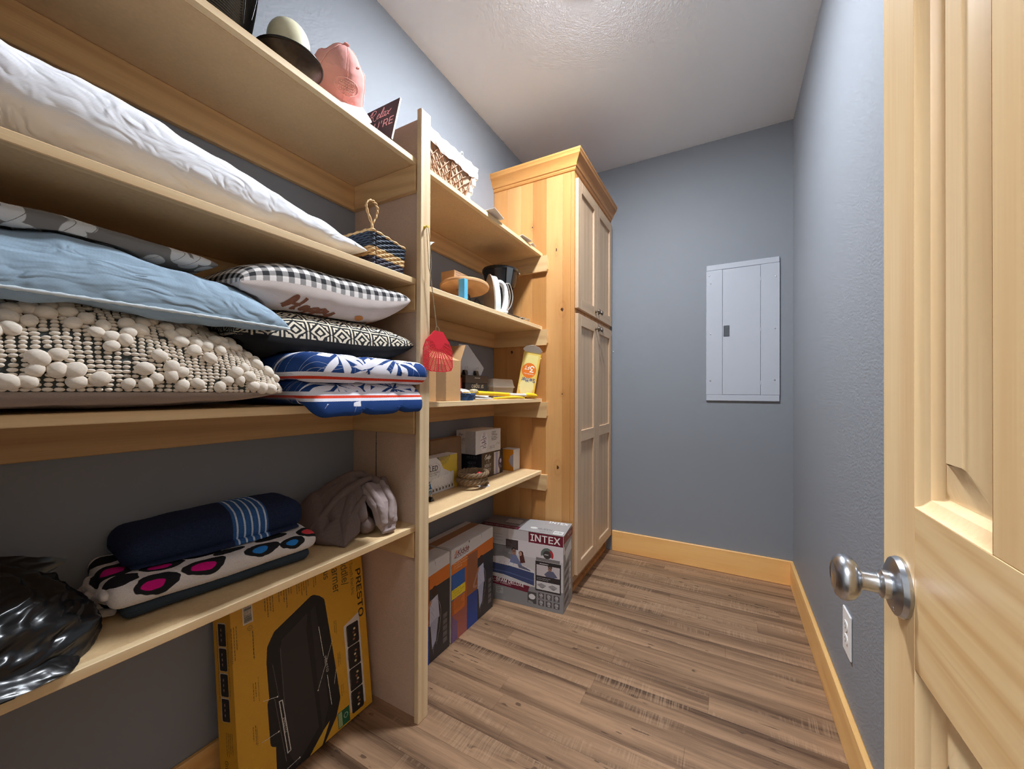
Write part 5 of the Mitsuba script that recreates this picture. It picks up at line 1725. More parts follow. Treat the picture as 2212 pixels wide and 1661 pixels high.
pr = Print((-1.130, 1.915, z), (1, 0, 0), UP)
pr.rect(0, 0, 0.078, 0.119, (206, 132, 36)).up().poly([(0.078, 0.020), (0.078, 0.095), (0.060, 0.085), (0.046, 0.055), (0.062, 0.028)], (176, 168, 180))
pr.build('printed_side', ob)
mat('rope_brown', plain((116, 94, 70), 0.4, 260, 40), 0.9)
rpz = thing('rope_coil', 'coiled brown rope lying in front of the black carton on the lowest shelf', 'rope')
n = 620
t_ = np.linspace(0, 2 * math.pi * 3.6, n)
turn = t_ / (2 * math.pi)
Rr = 0.066 - 0.008 * np.abs(np.sin(turn * 2.1))
core = np.stack([-1.038 + Rr * np.cos(t_ + 0.6) * 0.95 + 0.004 * np.sin(turn * 3), 1.496 + Rr * np.sin(t_ + 0.6) * 1.06, z + 0.0165 + 0.0165 * turn + 0.004 * np.sin(t_ * 0.5)], 1)

ph = t_ * 6.5
tn = np.gradient(core, axis=0); tn /= np.linalg.norm(tn, axis=1, keepdims=True)
bn = np.cross(tn, UP); bn /= np.linalg.norm(bn, axis=1, keepdims=True); cn = np.cross(bn, tn)
for o in (0, 2.094, 4.189):
    add('strand', tube(core + 0.0062 * (np.cos(ph + o)[:, None] * bn + np.sin(ph + o)[:, None] * cn), 0.0064, 7), 'rope_brown', rpz, smooth=True)
mat('red_plastic', lin(206, 40, 48), 0.4)
tag(add('ball', move(trimesh.creation.icosphere(subdivisions=3, radius=0.013), (-1.010, 1.508, z + 0.060)), 'red_plastic', smooth=True), 'small red ball inside the rope coil', 'ball')
tag(add('paper_disc', move(lathe([(0.0, 0.0012), (0.030, 0.0012), (0.0305, 0.0), (0.0, 0.0)], 32), (-1.010, 1.545, z)), 'carton_white', smooth=30), 'white paper disc under the edge of the rope coil', 'paper')
cl_ = thing('binder_clip', 'small black binder clip beside the post on the lowest shelf', 'clip')
add('body', extr([(-0.011, 0), (0.011, 0), (0.003, 0.016), (-0.003, 0.016)], 0.026, (-1.045, 1.222, z), (0, 1, 0), UP, (-1, 0, 0)), 'black_plastic', cl_)
for s in (-1, 1):
    add('wire_handle', tube(spline([(-1.05, 1.222, z + 0.016), (-1.05, 1.222 + s * 0.006, z + 0.034), (-1.062, 1.222 + s * 0.006, z + 0.034), (-1.064, 1.222, z + 0.016)], 24), 0.0011, 6), 'screw', cl_, smooth=True)

# ================================================================== RIGHT BAY, shelf 3
z = R3 + 0.0008
cb_ = thing('cardboard_box', 'open brown cardboard box behind the red fly swatter', 'box')
x0, x1, y0, y1, zt = -1.135, -0.950, 1.050, 1.281, 1.236
w = 0.004
add('carton', cat([box(x1 - w, x1, y0, y1, z, zt, 0.0008), box(x0, x0 + w, y0, y1, z, zt, 0.0008), box(x0 + w, x1 - w, y0, y0 + w, z, zt, 0.0008), box(x0 + w, x1 - w, y1 - w, y1, z, zt, 0.0008), box(x0 + w, x1 - w, y0 + w, y1 - w, z, z + w, 0)]), 'cardboard', cb_)
add('side_flap', prism8(np.array([(x0, y1 - w, zt), (x1, y1 - w, zt), (x1, y1, zt), (x0, y1, zt)]), np.array([(x0, y1 + 0.045, zt + 0.070), (x1 - 0.012, y1 + 0.045, zt + 0.070), (x1 - 0.012, y1 + 0.049, zt + 0.070), (x0, y1 + 0.049, zt + 0.070)])), 'cardboard', cb_)
add('front_flap', prism8(np.array([(x1 - w, y0, zt), (x1, y0, zt), (x1, y1 - 0.006, zt), (x1 - w, y1 - 0.006, zt)]), np.array([(x1 - 0.075, y0, zt + 0.045), (x1 - 0.072, y0, zt + 0.048), (x1 - 0.072, y1 - 0.09, zt + 0.048), (x1 - 0.075, y1 - 0.09, zt + 0.045)])), 'cardboard', cb_)
add('packing_tape', box(x1, x1 + 0.0006, 1.128, 1.186, z, zt - 0.02, 0.0001), 'clear_tape', cb_)
gx = thing('gadget_box', 'black lidded gift box with upturned white lettering behind the cardboard box', 'box')
add('base', box(-1.190, -1.050, 1.452, 1.640, z, 1.152, 0.001), 'carton_black', gx)
add('lid', box(-1.192, -1.048, 1.450, 1.642, 1.1525, 1.188, 0.001), 'carton_brown', gx)
pr = Print((-1.050, 1.452, z), (0, 1, 0), UP)
pr.text('obsidian', 0.140, 0.056, 0.020, (190, 176, 150), w=0.100, rot=180) if False else pr.text('sr ngeo', 0.150, 0.070, 0.021, (196, 182, 156), w=0.100, rot=180)
pr.build('lettering', gx)
pr = Print((-1.048, 1.452, 1.1525), (0, 1, 0), UP)
pr.rect(0.070, 0.022, 0.118, 0.026, (170, 160, 150))
pr.build('lid_mark', gx)
mat('sheet_white', plain((190, 188, 190), 0.05, 300, 12), 0.8)
cs = thing('clipped_sheet', 'stiff white card held by two binder clips, standing on the black gift box', 'card')
card = sg.Polygon([(0.0, 0.0), (0.155, 0.0), (0.190, 0.040), (0.092, 0.150), (0.030, 0.148), (0.0, 0.11)])
add('card', extr(card, 0.0016, (-1.085, 1.450, 1.190), (0.10, 0.995, 0), (-0.18, 0, 0.984), (0.979, -0.098, 0.179)), 'sheet_white', cs)
for y in (1.470, 1.560):
    c_ = add('binder_clip', extr([(-0.012, 0), (0.012, 0), (0.005, 0.022), (-0.005, 0.022)], 0.022, (-1.066, y - 0.011, 1.1895), (1, 0, 0), UP, (0, 1, 0)), 'black_plastic', cs)
    add('wire_handle', tube(spline([(-1.062, y - 0.006, 1.2115), (-1.056, y - 0.007, 1.228), (-1.056, y + 0.007, 1.228), (-1.062, y + 0.006, 1.2115)], 20), 0.0012, 6), 'screw', c_, smooth=True)
tag(add('red_carton', box(-1.125, -1.060, 1.395, 1.440, z, 1.175, 0.001), mat('carton_red', lin(160, 30, 40), 0.5)), 'narrow red carton between the cardboard box and the black gift box', 'box')
scene['clear_plastic'] = {'type': 'principled', 'base_color': {'type': 'rgb', 'value': lin(196, 186, 174)}, 'roughness': 0.12, 'spec_trans': 0.75, 'eta': 1.3}
scene['clear_plastic'] = {'type': 'blendbsdf', 'weight': 0.42, 'a': {'type': 'thindielectric', 'int_ior': 1.35}, 'b': {'type': 'twosided', 'bsdf': {'type': 'principled', 'base_color': {'type': 'rgb', 'value': lin(186, 172, 156)}, 'roughness': 0.25, 'specular': 0.6}}}
pt = thing('plastic_tub', 'clear hinged plastic tub in the back corner beside the black gift box', 'container')
tx0, tx1, ty0, ty1 = -1.160, -1.032, 1.665, 1.880


def tub(sc0, sc1, za, zb):
    c = np.array([(tx0 + tx1) / 2, (ty0 + ty1) / 2])
    h = np.array([(tx1 - tx0) / 2, (ty1 - ty0) / 2])
    rr = []
    for s, zz in ((sc0, za), (sc1, zb)):
        rr.append([(c[0] + a * h[0] * s, c[1] + b * h[1] * s, zz) for a, b in ((-1, -1), (1, -1), (1, 1), (-1, 1))])
    v = np.array(rr).reshape(-1, 3)
    f = []
    for i in range(4):
        j = (i + 1) % 4
        f += [[i, j, j + 4], [i, j + 4, i + 4]]
    return v, f


v, f = tub(0.88, 1.0, z, z + 0.062)
add('base', tri(v, f + [[0, 2, 1], [0, 3, 2]]), 'clear_plastic', pt)
v, f = tub(1.02, 0.92, z + 0.064, z + 0.104)
add('lid', tri(v, f + [[4, 5, 6], [4, 6, 7]]), 'clear_plastic', pt)
add('lip', cat([box(tx0 - 0.003, tx1 + 0.004, ty0 - 0.003, ty0 + 0.004, z + 0.058, z + 0.066, 0.001), box(tx1 - 0.004, tx1 + 0.004, ty0 + 0.004, ty1 + 0.003, z + 0.058, z + 0.066, 0.001)]), 'clear_plastic', pt)
# yellow duster carton, upside down, leaning on the cabinet
sw = thing('duster_box', 'yellow and orange duster carton standing upside down against the cabinet side', 'box')
ang = math.radians(10)
sv_ = np.array([0, math.sin(ang), math.cos(ang)])
sh_ = np.array([0.88, 0.475, 0])
sv_ = math.sin(ang) * sh_ + math.cos(ang) * UP
su_ = math.cos(ang) * sh_ - math.sin(ang) * UP
sd_ = np.array([0.475, -0.88, 0])
SWL, SWH, SWD = 0.098, 0.250, 0.036
SO_ = np.array([-1.030, 1.903, z + 0.0182])
B4 = np.array([SO_, SO_ + su_ * SWL, SO_ + su_ * SWL - sd_ * SWD, SO_ - sd_ * SWD])
mat('carton_lemon', plain((222, 176, 60), 0.08, 400, 20), 0.5)
add('carton', prism8(B4, B4 + sv_ * SWH), 'carton_lemon', sw)
pr = Print(SO_, su_, sv_)
pr.rect(0.0, 0, SWL - 0.006, SWH, (222, 190, 96)).rect(0, 0, SWL, 0.030, (226, 150, 36)).up()
fl_ = [(0.048 + (0.040 + 0.006 * math.sin(q * 3.1)) * math.cos(q / 30 * 6.283), 0.058 + (0.048 + 0.006 * math.sin(q * 4.7)) * math.sin(q / 30 * 6.283)) for q in range(30)]
pr.poly(fl_, (230, 214, 150)).poly([(0.012, 0.15), (0.084, 0.15), (0.086, 0.235), (0.016, 0.235)], (228, 208, 130))
pr.up().ell(0.046, 0.148, 0.040, 0.042, (222, 116, 34)).up().text('3', 0.074, 0.174, 0.034, (240, 230, 214), rot=180, bold=True).text('FT', 0.046, 0.172, 0.020, (240, 230, 214), w=0.026, rot=180, bold=True).text('EXTENDABLE', 0.076, 0.132, 0.006, (240, 230, 214), w=0.056, rot=180)
pr.text('Swiffer', 0.088, 0.106, 0.022, (46, 64, 120), w=0.076, rot=180, bold=True, shear=-0.1)
pr.build('printed_front', sw)
tp_ = SO_ + sv_ * SWH
fv_ = sd_ * 0.45 + UP * 0.89
add('open_flap', extr(sg.Polygon([(0, 0), (0.084, 0), (0.098, 0.016), (0.082, 0.036), (0.046, 0.046), (0.008, 0.036), (-0.012, 0.014)]), 0.0012, tp_ + su_ * 0.006 + sd_ * 0.001, su_, fv_, np.cross(su_, fv_)), 'carton_white', sw)
fv_ = -sd_ * 0.25 + UP * 0.75 + sh_ * 0.6
fv_ /= np.linalg.norm(fv_)
fu_ = su_ - fv_ * (su_ @ fv_)
fu_ /= np.linalg.norm(fu_)
add('open_flap', extr(sg.Polygon([(0, 0), (0.080, 0), (0.088, 0.018), (0.045, 0.028), (-0.010, 0.026)]), 0.0012, tp_ + su_ * 0.018 - sd_ * (SWD * 0.5), fu_, fv_, np.cross(fu_, fv_)), 'carton_white', sw)
# wand, cords and papers along the front edge
mat('yellow_plastic', lin(240, 196, 40), 0.35)
mat('white_gloss', lin(226, 224, 222), 0.35)
yw = thing('duster_wand', 'yellow and white duster wand lying along the front edge of the middle shelf', 'duster')
rod = spline([(-0.948, 1.395, z + 0.031), (-0.944, 1.55, z + 0.027), (-0.940, 1.72, z + 0.022), (-0.932, 1.86, z + 0.019), (-0.9255, 1.945, z + 0.0145)], 90)
rr = lambda a, b, r0, r1: np.interp(np.linspace(0, 1, b - a), [0, 1], [r0, r1])
add('rear_handle', tube(rod[:38], rr(0, 38, 0.010, 0.0085), 14), 'yellow_plastic', yw, smooth=40)
add('shaft', tube(rod[37:62], rr(37, 62, 0.0075, 0.0075), 12), 'white_gloss', yw, smooth=40)
add('grip', tube(rod[61:], np.interp(np.linspace(0, 1, 29), [0, 0.12, 0.6, 0.9, 1], [0.0085, 0.013, 0.0135, 0.010, 0.004]), 14), 'yellow_plastic', yw, smooth=40)
yh = thing('hand_duster', 'short yellow hand duster below the longer yellow and white wand', 'duster')
rod = spline([(-0.934, 1.500, z + 0.006), (-0.930, 1.62, z + 0.0085), (-0.926, 1.72, z + 0.0085), (-0.924, 1.80, z + 0.005)], 50)
add('handle', tube(rod, np.interp(np.linspace(0, 1, 50), [0, 0.2, 0.5, 0.85, 1], [0.0035, 0.0055, 0.0075, 0.0055, 0.003]), 12), 'yellow_plastic', yh, smooth=40)
add('end_clip', cat([tube(spline([(-0.934, 1.500, z + 0.005), (-0.930, 1.43, z + 0.010 + s * 0.004), (-0.932, 1.36, z + 0.014 + s * 0.006)], 20), 0.003, 8) for s in (-1, 1)]), 'white_gloss', yh, smooth=True)
cd = []
rr_ = np.random.RandomState(5)
for i in range(7):
    h = 0.012 + 0.0038 * i
    cd.append(tube(spline([(-0.945 - 0.006 * i, 1.255 + 0.05, z + h + 0.012), (-0.948 - 0.006 * i, 1.36, z + h + 0.010 + rr_.uniform(-0.003, 0.003)), (-0.962 - 0.004 * i, 1.44, z + h * 0.8 + rr_.uniform(-0.003, 0.003) + 0.006), (-0.972 - 0.004 * i, 1.52 + 0.01 * i, z + 0.012 + 0.003 * i)], 40), 0.0030, 7))
kc = thing('cord_bundle', 'bundle of thin white cords between the cardboard box and the yellow wand', 'cord')
add('cord', cat(cd), 'white_gloss', kc, smooth=True, kind='stuff')
add('cable_tie', move(softbox(0.024, 0.040, 0.016, 0.006, 10, 0.003, 3, 40), (-0.958, 1.385, z + 0.038)), mat('tan_paper', lin(196, 178, 146), 0.8), kc, smooth=True)
mat('paper_blue', lin(44, 78, 130), 0.6)
for i in range(5):
    tag(add('blue_booklet', move(box(-0.035, 0.035, -0.024, 0.024, 0, 0.0055, 0.0005), (-0.966 + 0.002 * i, 1.320 + 0.002 * i, z + 0.006 * i), rz=2.0 * i - 4), 'paper_blue'), f'{("bottom", "second lowest", "middle", "second highest", "topmost")[i]} blue booklet of the stack beside the cardboard box', 'booklet', 'stacked blue booklets')
tag(add('paper_slip', box(-0.952, -0.925, 1.30, 1.345, z + 0.0325, z + 0.036, 0.0003), 'yellow_plastic'), 'small yellow slip lying on the blue booklets', 'paper')

# ================================================================== RIGHT BAY, shelf 2
z = R2 + 0.0008
mat('cork', wood('y', (214, 166, 116), (160, 112, 70), (0.3, 0.1), ring=30), 0.7)
tv_ = thing('wooden_turntable', 'round wooden board resting on its foot above the second shelf', 'board')
tz = 1.574
disc = lathe([(0.0, 0.0), (0.104, 0.0), (0.110, 0.004), (0.112, 0.011), (0.110, 0.018), (0.104, 0.021), (0.0, 0.021)], 72)
add('disc', move(disc, (-1.045, 1.435, tz), rx=-5, ry=-4), 'cork', tv_, smooth=35)
add('foot', move(lathe([(0.0, 0.0), (0.045, 0.0), (0.045, 0.01), (0.020, 0.02), (0.020, 0.078), (0.030, 0.0830), (0.0, 0.0830)], 40), (-1.055, 1.435, z)), 'cork', tv_, smooth=35)
kb = thing('kraft_box', 'small kraft cardboard box with a round window on the wooden board', 'box')
KO = np.array([-1.098, 1.385, tz + 0.0315])
add('carton', box(-1.130, -1.055, 1.372, 1.540, KO[2], KO[2] + 0.044, 0.001), 'cardboard', kb)
pr = Print((-1.055, 1.372, KO[2]), (0, 1, 0), UP)
pr.rect(0.004, 0.004, 0.108, 0.041, (176, 146, 116)).rect(0.108, 0.004, 0.164, 0.041, (120, 88, 60)).up().ell(0.132, 0.024, 0.026, 0.020, (196, 158, 96)).poly(sg.Point(0.080, 0.028).buffer(0.010).difference(sg.Point(0.080, 0.028).buffer(0.0085)), (110, 84, 66)).poly([(0.074, 0.024), (0.086, 0.024), (0.080, 0.034)], (110, 84, 66)).lines_of_text(0.012, 0.036, 0.05, 2, 0.012, (130, 100, 78), rp, 0.003)
pr.build('printed_front', kb)
mat('sky_blue', lin(92, 176, 214), 0.45)
tag(add('blue_carton', box(-0.960, -0.930, 1.276, 1.300, z + 0.0032, 1.570, 0.001), 'sky_blue'), 'narrow bright blue carton standing at the front of the second shelf', 'box')
for i, (a, b, w_, rz) in enumerate(((1.07, 1.20, 0.05, 2), (1.15, 1.27, 0.045, -3))):
    tag(add('leaflet', move(box(-w_ / 2, w_ / 2, -(b - a) / 2, (b - a) / 2, 0, 0.0012, 0.0002), (-0.950, (a + b) / 2, z + 0.0014 * i), rz=rz), mat(f'leaflet_{i}', lin(206 - 20 * i, 190 - 20 * i, 190 - 16 * i), 0.6)), ('pale folded leaflet at the front edge of the second shelf, nearest the post', 'greyish leaflet partly under the blue carton on the second shelf')[i], 'leaflet')
tag(add('black_cable', tube(spline([(-0.985, 1.340, z + 0.0065), (-0.985, 1.365, z + 0.040), (-0.985, 1.385, z + 0.045), (-0.985, 1.40, z + 0.010), (-0.990, 1.43, z + 0.012), (-0.990, 1.445, z + 0.042), (-0.985, 1.46, z + 0.040), (-0.975, 1.475, z + 0.007), (-0.970, 1.42, z + 0.0065), (-0.968, 1.36, z + 0.0065)], 90), 0.0036, 7), 'black_plastic', smooth=True), 'short loop of black cable under the wooden board', 'cable')
# coffee maker
mat('coffee_black', plain((28, 28, 30), 0.1, 300, 20), 0.28, specular=0.5)
cm = thing('coffee_maker', 'black drip coffee maker in the corner of the second shelf', 'coffee maker')
ccx_, ccy_ = -1.062, 1.800
add('base', move(softbox(0.185, 0.200, 0.034, 0.010, 16), (ccx_ - 0.01, ccy_, z + 0.0175)), 'coffee_black', cm, smooth=30)
add('column', move(softbox(0.110, 0.085, 0.158, 0.012, 16), (ccx_ - 0.035, ccy_ + 0.052, z + 0.1135)), 'coffee_black', cm, smooth=30)
hd = lathe([(0.0, 0.0), (0.070, 0.0), (0.078, 0.010), (0.092, 0.074), (0.098, 0.082), (0.098, 0.092), (0.094, 0.097), (0.0, 0.100)], 56)
hd.vertices[:, 1] *= 1.07
add('brew_head', move(hd, (ccx_ - 0.01, ccy_, z + 0.185)), 'coffee_black', cm, smooth=35)
add('front_strap', extr(sg.Polygon(spline([(-0.016, 0), (0.016, 0), (0.021, 0.118), (-0.021, 0.118)], 4, True) if False else [(-0.014, 0), (0.014, 0), (0.020, 0.084), (-0.020, 0.084)]), 0.006, (ccx_ + 0.060, ccy_ - 0.045, z + 0.188), (0.42, 0.907, 0), (0.16, -0.07, 0.985), (0.907, -0.42, -0.1)), mat('coffee_grey', lin(72, 74, 74), 0.4), cm)
add('badge', move(softbox(0.003, 0.014, 0.008, 0.001, 5), (ccx_ + 0.083, ccy_ + 0.040, z + 0.262)), 'screw', cm)
scene['carafe_glass'] = {'type': 'thindielectric', 'int_ior': 1.5}
cfp = [(0.0, 0.002), (0.040, 0.002), (0.050, 0.02), (0.052, 0.05), (0.046, 0.085), (0.040, 0.10), (0.041, 0.115)]
cg = add('carafe', move(lathe(cfp, 40), (ccx_ + 0.010, ccy_ - 0.045, z + 0.036)), 'carafe_glass', cm, smooth=True)
# steam iron standing on its heel
mat('iron_plate', lin(176, 160, 140), 0.3, metallic=0.6)
mat('iron_body', lin(206, 212, 210), 0.3)
ir = thing('steam_iron', 'white steam iron standing on its heel beside the coffee maker', 'iron')
IX, IY = -0.980, 1.592
outl = spline([(-0.050, 0.0), (-0.052, 0.05), (-0.044, 0.11), (-0.024, 0.165), (0.0, 0.188), (0.024, 0.165), (0.044, 0.11), (0.052, 0.05), (0.050, 0.0)], 60)
yd = np.array([0.45, 0.893, 0]); xd = np.array([0.893, -0.45, 0])      # yd: from sole to handle
Osole = np.array([IX, IY, z + 0.0005])
add('soleplate', extr(sg.Polygon(outl), 0.007, Osole - yd * 0.034, xd, UP, yd), 'iron_plate', ir)
inner = [(a * 0.93, 0.004 + b * 0.95) for a, b in outl]
bd = extr(sg.Polygon(inner), 0.030, Osole - yd * 0.026, xd, UP, yd)
add('water_tank', bd, 'iron_body', ir, smooth=30)
hpth = np.array([Osole + yd * a + UP * b for a, b in ((0.004, 0.150), (0.028, 0.158), (0.052, 0.140), (0.062, 0.100), (0.060, 0.055), (0.046, 0.018), (0.012, 0.012))])
add('handle', tube(spline(hpth, 50), np.interp(np.linspace(0, 1, 50), [0, 0.2, 0.5, 0.8, 1], [0.010, 0.013, 0.014, 0.015, 0.012]), 14), 'white_gloss', ir, smooth=True)
add('heel', move(softbox(0.080, 0.070, 0.016, 0.006, 12), tuple(Osole + yd * 0.018 + UP * 0.0092), rz=-26.7), 'iron_body', ir, smooth=30)
add('dial', move(move(lathe([(0, 0.006), (0.010, 0.005), (0.012, 0.0), (0, 0)], 20), rx=-90), tuple(Osole + yd * 0.062 + UP * 0.118)), 'iron_body', ir, smooth=30)
mat('grey_cord', lin(150, 146, 140), 0.5)
q0 = Osole + yd * 0.066
add('power_cord', cat([tube(spline([q0 + UP * 0.020, q0 + yd * (0.012 + 0.014 * i) + UP * 0.05, q0 + yd * (0.022 + 0.016 * i) + UP * 0.10, q0 + yd * (0.008 + 0.012 * i) + UP * (0.150 + 0.006 * i), q0 - yd * 0.004 + UP * (0.160 - 0.004 * i)], 40), 0.0028, 7) for i in range(2)]), 'grey_cord', ir, smooth=True)
gsz = thing('sunglasses', 'pair of small grey glasses lying at the cabinet end of the second shelf', 'glasses')
for i, yy in enumerate((1.800, 1.850)):
    a_ = np.linspace(0, 2 * math.pi, 30, endpoint=False)
    add('lens_rim', tube(np.stack([-0.945 + 0.016 * np.cos(a_), yy + 0.022 * np.sin(a_), z + 0.009 + 0.005 * np.cos(a_)], 1), 0.0022, 6, closed=True), 'grey_cord', gsz, smooth=True)
add('temple', tube(spline([(-0.950, 1.876, z + 0.008), (-0.960, 1.900, z + 0.010), (-0.958, 1.935, z + 0.004)], 20), 0.0020, 6), 'grey_cord', gsz, smooth=True)

# ================================================================== RIGHT BAY, shelf 1 (top)
z = R1 + 0.0008
wk = thing('lined_basket', 'white fabric lined basket with a diamond lattice of brown cane on the top shelf', 'basket')
mat('liner_white', plain((236, 232, 226), 0.05, 500, 20), 0.9)
mat('liner_inner', plain((190, 160, 134), 0.2, 60, 30), 0.9)
mat('cane', lin(150, 104, 70), 0.5)
bz0, bz1 = z + 0.0036, z + 0.155


def bk_pt(side, u, h, off=0.0):
    """Point on a basket side (0 front, 1 far end, 2 back, 3 near end); u along it, h from 0 to 1 up."""
    f = 0.66 + 0.34 * h
    cx, cy = -1.062, 1.206
    hx, hy = 0.122 * (0.80 + 0.20 * h) + off, 0.150 * f + off
    P_ = [(1, -1), (1, 1), (-1, 1), (-1, -1)]
    a, b = P_[side], P_[(side + 1) % 4]
    # shift so that the near end stays upright behind the post
    return np.array([cx + hx * (a[0] * (1 - u) + b[0] * u), cy + hy * (a[1] * (1 - u) + b[1] * u), bz0 + (bz1 - bz0) * h])


V, F = [], []
for s in range(4):
    q = [bk_pt(s, 0, 0), bk_pt(s, 1, 0), bk_pt(s, 1, 1), bk_pt(s, 0, 1)]
    n0 = len(V)
    V += q
    F += [[n0, n0 + 1, n0 + 2], [n0, n0 + 2, n0 + 3]]
n0 = len(V)
V += [bk_pt(0, 0, 0), bk_pt(0, 1, 0), bk_pt(2, 0, 0), bk_pt(2, 1, 0)]
F += [[n0, n0 + 2, n0 + 1], [n0, n0 + 3, n0 + 2]]
V = np.array(V)
add('liner', tri(V, F), 'liner_inner', wk)
for s in (0, 1, 3):
    m = 7 if s == 0 else 5
    for i in range(-m, m + 1):
        for d in (1, -1):
            pts = []
            for h in np.linspace(0, 1, 16):
                u = (i + 0.5) / m + d * h * 4 / m * (1 if s == 0 else 0.8)
                if 0 <= u <= 1:
                    pts.append(bk_pt(s, u, h, 0.0035 + 0.0018 * d * math.cos(h * 25 + i * math.pi)))
            if len(pts) > 3:
                add('cane_strip', tube(np.array(pts), 0.0022, 5), 'cane', wk, smooth=True)
for u in (0.02, 0.5, 0.98):
    add('cane_stake', tube(np.array([bk_pt(0, u, h, 0.005) for h in (0, 0.5, 1)]), 0.003, 6), 'cane', wk, smooth=True)


def cuff_fn(u, v):
    s = np.minimum((u * 4).astype(int), 3)
    uu = u * 4 - s
    h = 1.06 - 0.34 * v
    out = []
    for a, b, c, e in zip(s, uu, h, v):
        w = 0.0025 * math.sin(b * 40 + a) + 0.002 * math.sin(b * 17)
        p = bk_pt(int(a), float(b), min(float(c), 1.03), 0.008 + w + 0.004 * math.sin(e * math.pi))
        p[2] += 0.005 * math.sin(b * 13 + a * 2) * e
        out.append(p)
    return np.array(out)


g, _ = grid(121, 10, cuff_fn)
g2 = g.copy()
add('folded_cuff', g, 'liner_white', wk, smooth=True)
for h_ in np.linspace(0.1, 0.75, 4):
    p = bk_pt(1, 0.0, h_, 0.010)
    add('ruffle', move(softbox(0.030, 0.024, 0.040, 0.012, 10, 0.006, int(h_ * 90), 50), tuple(p + [-0.008, 0.010, 0.008])), 'liner_white', wk, smooth=True)
mat('grey_yarn', plain((170, 172, 170), 0.6, 200, 60), 0.9)
yn = []
for i in range(11):
    a_ = np.linspace(0, 1, 20)
    yn.append(tube(np.stack([-1.02 + 0.004 * i + 0.02 * np.sin(a_ * 3), 1.185 + 0.011 * i + 0.03 * (a_ - 0.5), bz1 - 0.035 + 0.075 * np.sin(a_ * math.pi) + 0.006 * math.sin(i * 2)], 1), 0.0042, 6))
tag(add('yarn_bundle', cat(yn), 'grey_yarn', smooth=True, kind='stuff'), 'bundle of grey and white yarn poking out of the lined basket', 'yarn')
for i, (y_, w_, l_, a_, lab) in enumerate(((1.490, 0.060, 0.12, 10, 'cream card overhanging the front of the top shelf between basket and cabinet'), (1.80, 0.040, 0.10, -4, 'white card at the cabinet end of the top shelf'), (1.90, 0.03, 0.06, 8, 'small folded white slip beside the card nearest the cabinet on the top shelf'))):
    add_k = add('card', move(box(-w_ / 2, w_ / 2, -l_ / 2, l_ / 2, 0, 0.002, 0.0003), (-0.926 - 0.004 * i, y_, z + 0.0085), rz=a_, ry=(-6, -7, -9)[i]), 'carton_white')
    m_ = scene[add_k]
    tag(add_k, lab, 'card')

# ================================================================== fly swatter hanging from a pin on the divider post
mat('pin_yellow', lin(214, 180, 30), 0.35)
PX = XP + 0.0002
tag(add('push_pin', move(move(lathe([(0.0, 0.0), (0.0045, 0.0), (0.0045, 0.002), (0.0028, 0.004), (0.0028, 0.010), (0.0050, 0.012), (0.0050, 0.014), (0.0, 0.015)], 20), ry=90), (PX, 1.0035, 1.668)), 'pin_yellow', smooth=35), 'yellow push pin near the top of the divider post holding the fly swatter', 'pin')
mat('wire', lin(172, 158, 132), 0.4, metallic=0.5)
fs = thing('fly_swatter', 'red fly swatter on a twisted wire handle hanging from the yellow pin', 'fly swatter')
sx = XP + 0.009
wl = spline([(sx - 0.002, 1.0035, 1.6725), (sx + 0.002, 1.0095, 1.668), (sx + 0.004, 1.0135, 1.640), (sx + 0.006, 1.0205, 1.560), (sx + 0.006, 1.0215, 1.535), (sx + 0.006, 1.0175, 1.515)], 50)
wr = spline([(sx - 0.002, 1.0035, 1.6725), (sx + 0.002, 0.9985, 1.668), (sx + 0.006, 0.9995, 1.640), (sx + 0.007, 1.0045, 1.560), (sx + 0.007, 1.0065, 1.535), (sx + 0.006, 1.0155, 1.515)], 50)
tw_ = np.linspace(0, 1, 150)
stem = np.stack([sx + 0.006 + 0.004 * tw_, 1.0165 + 0.0300 * tw_, 1.515 - 0.178 * tw_], 1)
pieces = [tube(wl, 0.0011, 6), tube(wr, 0.0011, 6)]
for o in (0, math.pi):
    pieces.append(tube(stem + 0.0012 * np.stack([np.cos(tw_ * 70 + o), np.sin(tw_ * 70 + o), 0 * tw_], 1), 0.0010, 5))
hy, hz = 1.0535, 1.3190
for s in (-1, 1):
    pieces.append(tube(spline([(sx + 0.010, 1.0465, 1.337), (sx + 0.010, 1.0505 + s * 0.008, 1.330), (sx + 0.010, 1.052 + s * 0.008, 1.305)], 16), 0.0010, 5))
add('wire_handle', cat(pieces), 'wire', fs, smooth=True)
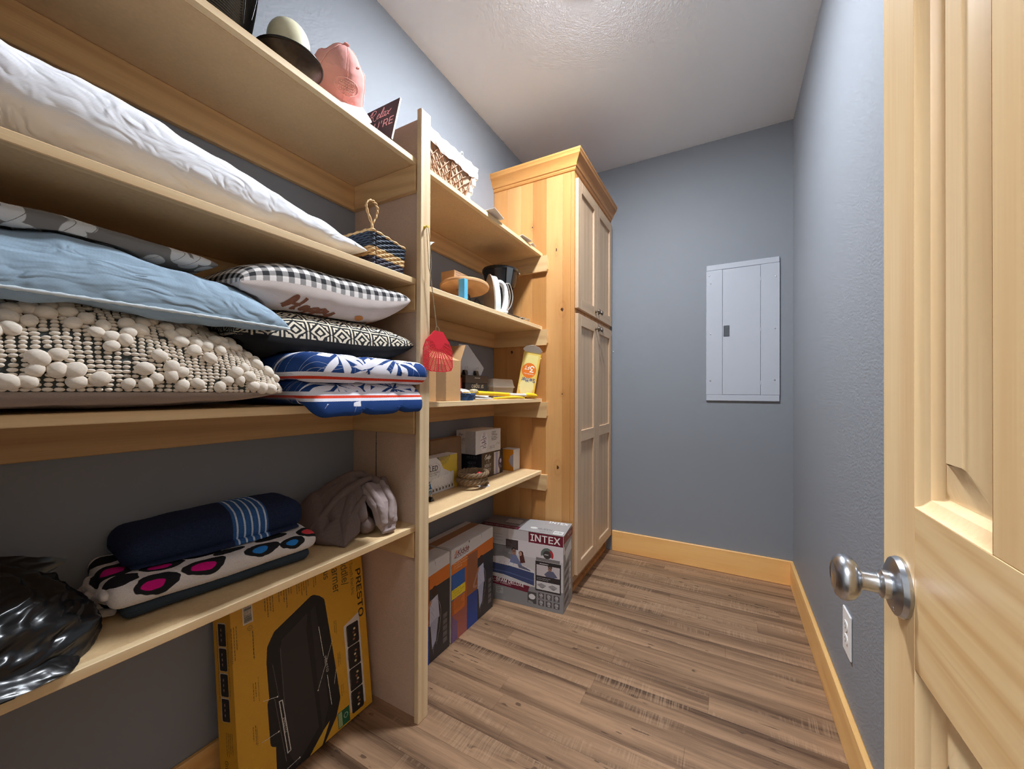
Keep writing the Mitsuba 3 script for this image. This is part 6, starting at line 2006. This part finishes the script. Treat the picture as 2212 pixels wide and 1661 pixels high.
mat('red_mesh', lin(206, 34, 48), 0.4)
hx = sx + 0.012
o2 = sg.Polygon([(-0.022, 0.0), (0.022, 0.0), (0.060, -0.036), (0.075, -0.062), (0.078, -0.118), (0.070, -0.132), (0.030, -0.138), (-0.040, -0.138), (-0.072, -0.128), (-0.077, -0.110), (-0.077, -0.064), (-0.064, -0.036)]).buffer(0.004).buffer(-0.004)
solid = o2.intersection(sg.Polygon([(-0.1, 0.01), (0.1, 0.01), (0.085, -0.038), (0.030, -0.036), (0.014, -0.058), (0.0, -0.064), (-0.016, -0.056), (-0.032, -0.036), (-0.09, -0.038)]))
ribs = [o2.exterior.buffer(0.0013)]
for k in range(1, 22):
    r = 0.026 + k * 0.0051
    ribs.append(sg.LineString([(r * math.sin(t), -0.030 - r * math.cos(t)) for t in np.linspace(-1.75, 1.75, 40)]).buffer(0.0010, 2))
for k in range(-7, 8):
    a_ = k * 0.215
    ribs.append(sg.LineString([(0.012 * math.sin(a_), -0.034 - 0.02 * math.cos(a_)), (0.2 * math.sin(a_), -0.034 - 0.2 * math.cos(a_))]).buffer(0.00095 if k % 2 else 0.0013, 2))
net = shapely.union_all(ribs).intersection(o2.buffer(0.0013)).difference(solid)
fr = dict(O=(hx, hy, hz), U=(0, 1, 0), V=UP, N=(1, 0, 0))
add('head_plate', extr(solid, 0.0022, **fr), 'red_mesh', fs)
add('head_mesh', cat([extr(g_, 0.0018, **fr) for g_ in getattr(net, 'geoms', [net])]), 'red_mesh', fs)
tg = thing('paper_tag', 'small pale green paper tag sticking out behind the divider post', 'tag')
mat('tag_green', lin(190, 206, 196), 0.7)
add('leaf', sheet([[(-0.945, 1.0205, 1.595), (-0.942, 1.062, 1.622), (-0.945, 1.100, 1.655)], [(-0.950, 1.0205, 1.630), (-0.948, 1.070, 1.650), (-0.945, 1.112, 1.662)]], 20, 6, 0.002, 2), 'tag_green', tg, smooth=True)
add('tape', box(-0.952, -0.938, 1.0192, 1.0202, 1.58, 1.64, 0.0002), 'tag_green', tg)
